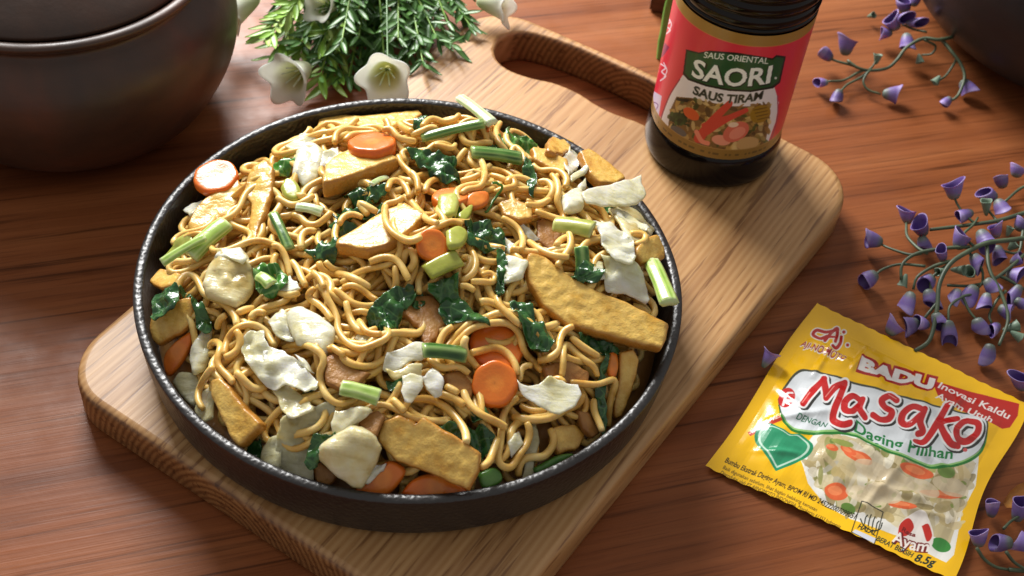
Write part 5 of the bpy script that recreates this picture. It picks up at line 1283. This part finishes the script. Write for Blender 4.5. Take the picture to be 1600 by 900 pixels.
sprig("purple bell flower sprig sprawling between chopping board and yellow sachet", (1580, 400),
 [(.11, [(1640,322,1.6),(1600,333,1.5),(1558,345,1.4),(1503,353,1.2),(1453,359,1.0)]),
  (.12, [(1640,366,1.6),(1589,374,1.7),(1542,380,1.8),(1511,394,1.8),(1484,413,1.7),(1468,444,1.4),(1464,483,1.0),(1453,530,.5),(1429,549,.3)]),
  (.09, [(1515,386,1.7),(1476,388,1.6),(1433,396,1.4),(1410,413,1.2),(1408,437,.9)]),
  (.07, [(1440,396,1.4),(1422,398,1.2),(1390,388,.9),(1374,380,.7)]),(.07, [(1446,416,1.3),(1406,413,1.0),(1379,421,.8),(1368,430,.7)]),
  (.08, [(1450,396,1.4),(1437,390,1.3),(1418,370,1.0),(1416,349,.8)]),(.09, [(1542,383,1.7),(1546,421,1.5),(1565,460,1.3),(1575,499,1.0),(1561,540,.6)]),
  (.07, [(1515,396,1.6),(1534,421,1.3),(1534,444,1.0),(1524,452,.8)]),(.07, [(1524,350,1.3),(1507,335,1.4),(1495,318,1.5),(1491,306,1.6)]),
  (.07, [(1520,460,.9),(1503,464,1.0),(1484,479,1.0),(1482,502,.8)]),(.07, [(1503,462,1.0),(1507,470,.9),(1515,487,.7),(1528,502,.6)]),
  (.07, [(1572,455,1.2),(1561,464,1.1),(1546,491,.8),(1550,506,.7)]),(.08, [(1484,408,1.6),(1457,417,1.4),(1433,433,1.2),(1427,452,.9)]),
  (.08, [(1500,400,1.6),(1488,409,1.5),(1457,433,1.2),(1454,455,.9)]),(.08, [(1467,470,1.0),(1450,490,.8),(1442,500,.6)]),(.07, [(1560,348,1.4),(1545,330,1.3),(1540,325,1.3)]),
  (.08, [(1600,345,1.3),(1597,370,1.2),(1590,395,1.0),(1560,390,.8)]),(.09, [(1620,380,1.4),(1560,432,1.1),(1520,446,.9),(1480,446,.8)]),
  (.08, [(1560,430,1.1),(1580,440,1.0),(1600,452,.9)]),(.08, [(1640,290,1.2),(1600,292,1.1),(1570,315,1.1)]),(.07, [(1522,385,1.8),(1505,368,1.7),(1520,352,1.5),(1528,340,1.4)])],
 [(1367,376,.8,-1,.2,.1),(1418,338,.9,-.2,.9,.3),(1440,358,1.0,-.4,.5,.3),(1443,380,.7,.3,-.6,-.2),(1490,300,1.7,-.1,.9,.2,None,1.3),(1360,434,.6,-.8,-.5,-.1,None,1.15),
  (1412,440,.8,-.3,-.9,-.2,'g'),(1545,550,.6,-.2,-.9,-.1,None,1.1),(1518,457,.8,-.4,-.7,-.1,None,1.1),(1482,513,.6,.1,-1,0,None,1.15),(1530,509,.5,.3,-.7,0),(1555,512,.5,-.3,-.4,.4),
  (1420,468,.7,-.3,-.8,0,None,1.15),(1453,464,.8,.2,-.8,.2,None,1.1),(1440,505,.5,-.7,-.1,.4),(1424,508,.5,-.8,-.3,0),(1510,335,1.3,-.6,-.4,.3),(1541,326,1.4,-.2,.4,.6,'g',1.4),
  (1565,283,1.0,-.3,.8,.2),(1547,305,1.1,-.8,.2,.2),(1590,266,1.0,.2,.8,.1),(1563,322,1.1,.2,-.8,.3),(1536,370,1.5,.2,-.8,.3,None,1.2),(1560,395,.9,.1,-.8,.1,None,1.1),(1585,430,1.0,.4,-.3,.4),(1588,456,.8,-.4,-.6,.1),
  (1498,422,1.2,.3,-.3,.4,'g',1.3),(1518,428,1.0,-.3,-.2,.5,'g',1.3),(1597,475,.8,.6,-.5,.1),(1580,512,.7,.7,.1,.2,'g',1.3),(1590,525,.7,.5,-.4,.1,'g',1.2),(1396,512,.5,.5,.6,.2),(1585,382,1.0,.5,.3,.4,'g'),(1578,358,1.2,.2,.5,.4,'g'),(1450,440,1.0,-.5,-.6,.2),(1472,398,1.6,-.3,.5,.4),(1500,378,1.7,.2,.6,.3),(1526,408,1.5,.3,-.7,.2),(1548,446,1.2,.4,-.6,.1),(1466,500,.7,.3,-.7,.1),(1492,462,.9,-.3,-.6,.2),(1572,486,.9,.5,-.4,.2),(1556,360,1.4,-.2,.7,.3),(1470,424,1.4,-.6,-.3,.3,'g',1.1),(1590,406,1.1,.5,.2,.3),(1596,350,1.3,.4,.6,.2),(1540,470,1.0,-.2,-.8,.1)])
sprig("purple bell flower sprig lying against the blue black pot", (1480, 70),
 [(.1, [(1500,55,1.8),(1468,62,1.9),(1443,60,1.8),(1417,74,1.5),(1402,93,1.1),(1387,106,.9),(1362,110,.8),(1341,106,.9),(1324,94,1.0)]),
  (.08, [(1340,106,.8),(1332,102,.8),(1309,96,.8),(1298,92,.8)]),(.07, [(1352,110,.8),(1341,113,.7),(1319,125,.6),(1294,127,.6)]),(.07, [(1356,112,.8),(1345,121,.6),(1324,132,.5),(1314,142,.5)]),
  (.07, [(1362,109,.8),(1356,113,.8),(1349,127,.6),(1356,140,.4),(1376,147,.4)]),(.06, [(1358,109,.8),(1364,103,.9),(1369,94,1.0)]),
  (.1, [(1470,60,1.8),(1487,81,1.6),(1502,102,1.3),(1507,123,1.0),(1497,149,.6),(1488,156,.5)]),(.07, [(1494,92,1.4),(1491,99,1.1),(1479,117,.7),(1468,125,.6)]),(.07, [(1444,62,1.8),(1462,72,1.4),(1456,84,1.0),(1440,86,.8)]),
  (.07, [(1448,50,1.6),(1425,45,1.4),(1410,38,1.2)])],
 [(1322,76,1.0,.1,.9,.3,None,1.25),(1292,86,.9,-.7,.3,.3,None,1.15),(1283,129,.6,-.9,-.1,.1),(1309,150,.5,-.3,-.9,0,None,1.1),(1371,90,1.1,.1,.6,.6,'g',1.3),(1390,147,.5,.9,-.1,.1,None,1.05),
  (1478,160,.5,-.6,-.6,.1),(1462,127,.6,-.5,-.6,0,'g'),(1509,134,.6,.3,-.7,.2),(1363,24,.6,.2,-.4,.6,'g',1.1),(1384,52,.8,-.8,-.2,.2),(1397,38,1.2,-.4,.3,.4),(1413,10,1.5,-.2,.8,.2,None,1.2),(1407,30,1.6,.2,-.4,.6,None,1.1),(1426,36,1.6,.4,-.3,.4),(1417,62,1.3,.0,-.8,.2,None,1.3),(1437,95,.6,.1,-.9,0,'g'),(1430,0,1.6,.2,.6,.5)])
sprig("short purple bell flower sprig at the sachet corner", (1600, 880),
 [(.07, [(1526,856,.9),(1538,874,.6),(1556,886,.4),(1576,890,.35)]),(.07, [(1572,862,1.0),(1584,878,.7),(1606,892,.5)]),(.09, [(1576,890,.35),(1606,892,.4),(1650,890,.5)]),(.06, [(1568,826,1.0),(1580,814,.9),(1594,806,.8)])],
 [(1529,840,.7,-.1,.9,.3,None,.95),(1567,848,.8,-.3,.1,-.2,None,1.05),(1605,850,.8,-.2,.2,-.2,None,1.05),(1550,794,.55,0,.9,.5,None,.95),(1592,801,.7,.2,.7,.5,None,1.2),(1596,598,.5,-.3,.4,.5)])
fb = P(1192, 574, .42); fo = new_obj("fallen_flower", bell_mesh("fallen_flower", .42, .8, [PURPLE, PIN], 2, .25, 36, .12), label="fallen purple bell flower half hidden at the edge of the sachet", cat="flower"); orient(fo, fb, unit(CU * .5 + CR * .3), (0, 0, 1), 1.0)
# a dry leaf by the sachet
DRY = food_mat("dry_leaf", [(.3, (.22, .07, .012)), (.6, (.42, .17, .03)), (.8, (.52, .28, .06))], 120, .55, .4, 300)
dl = leaf_mesh("dry_leaf", 2.4, .6, DRY, .5); dlo = new_obj("dry_leaf", dl, label="curled orange brown dry leaf beside the sachet", cat="leaf"); orient(dlo, P(1570, 790, .35), unit(CR * .9 + CU * .35), (0, 0, 1), 1.0)
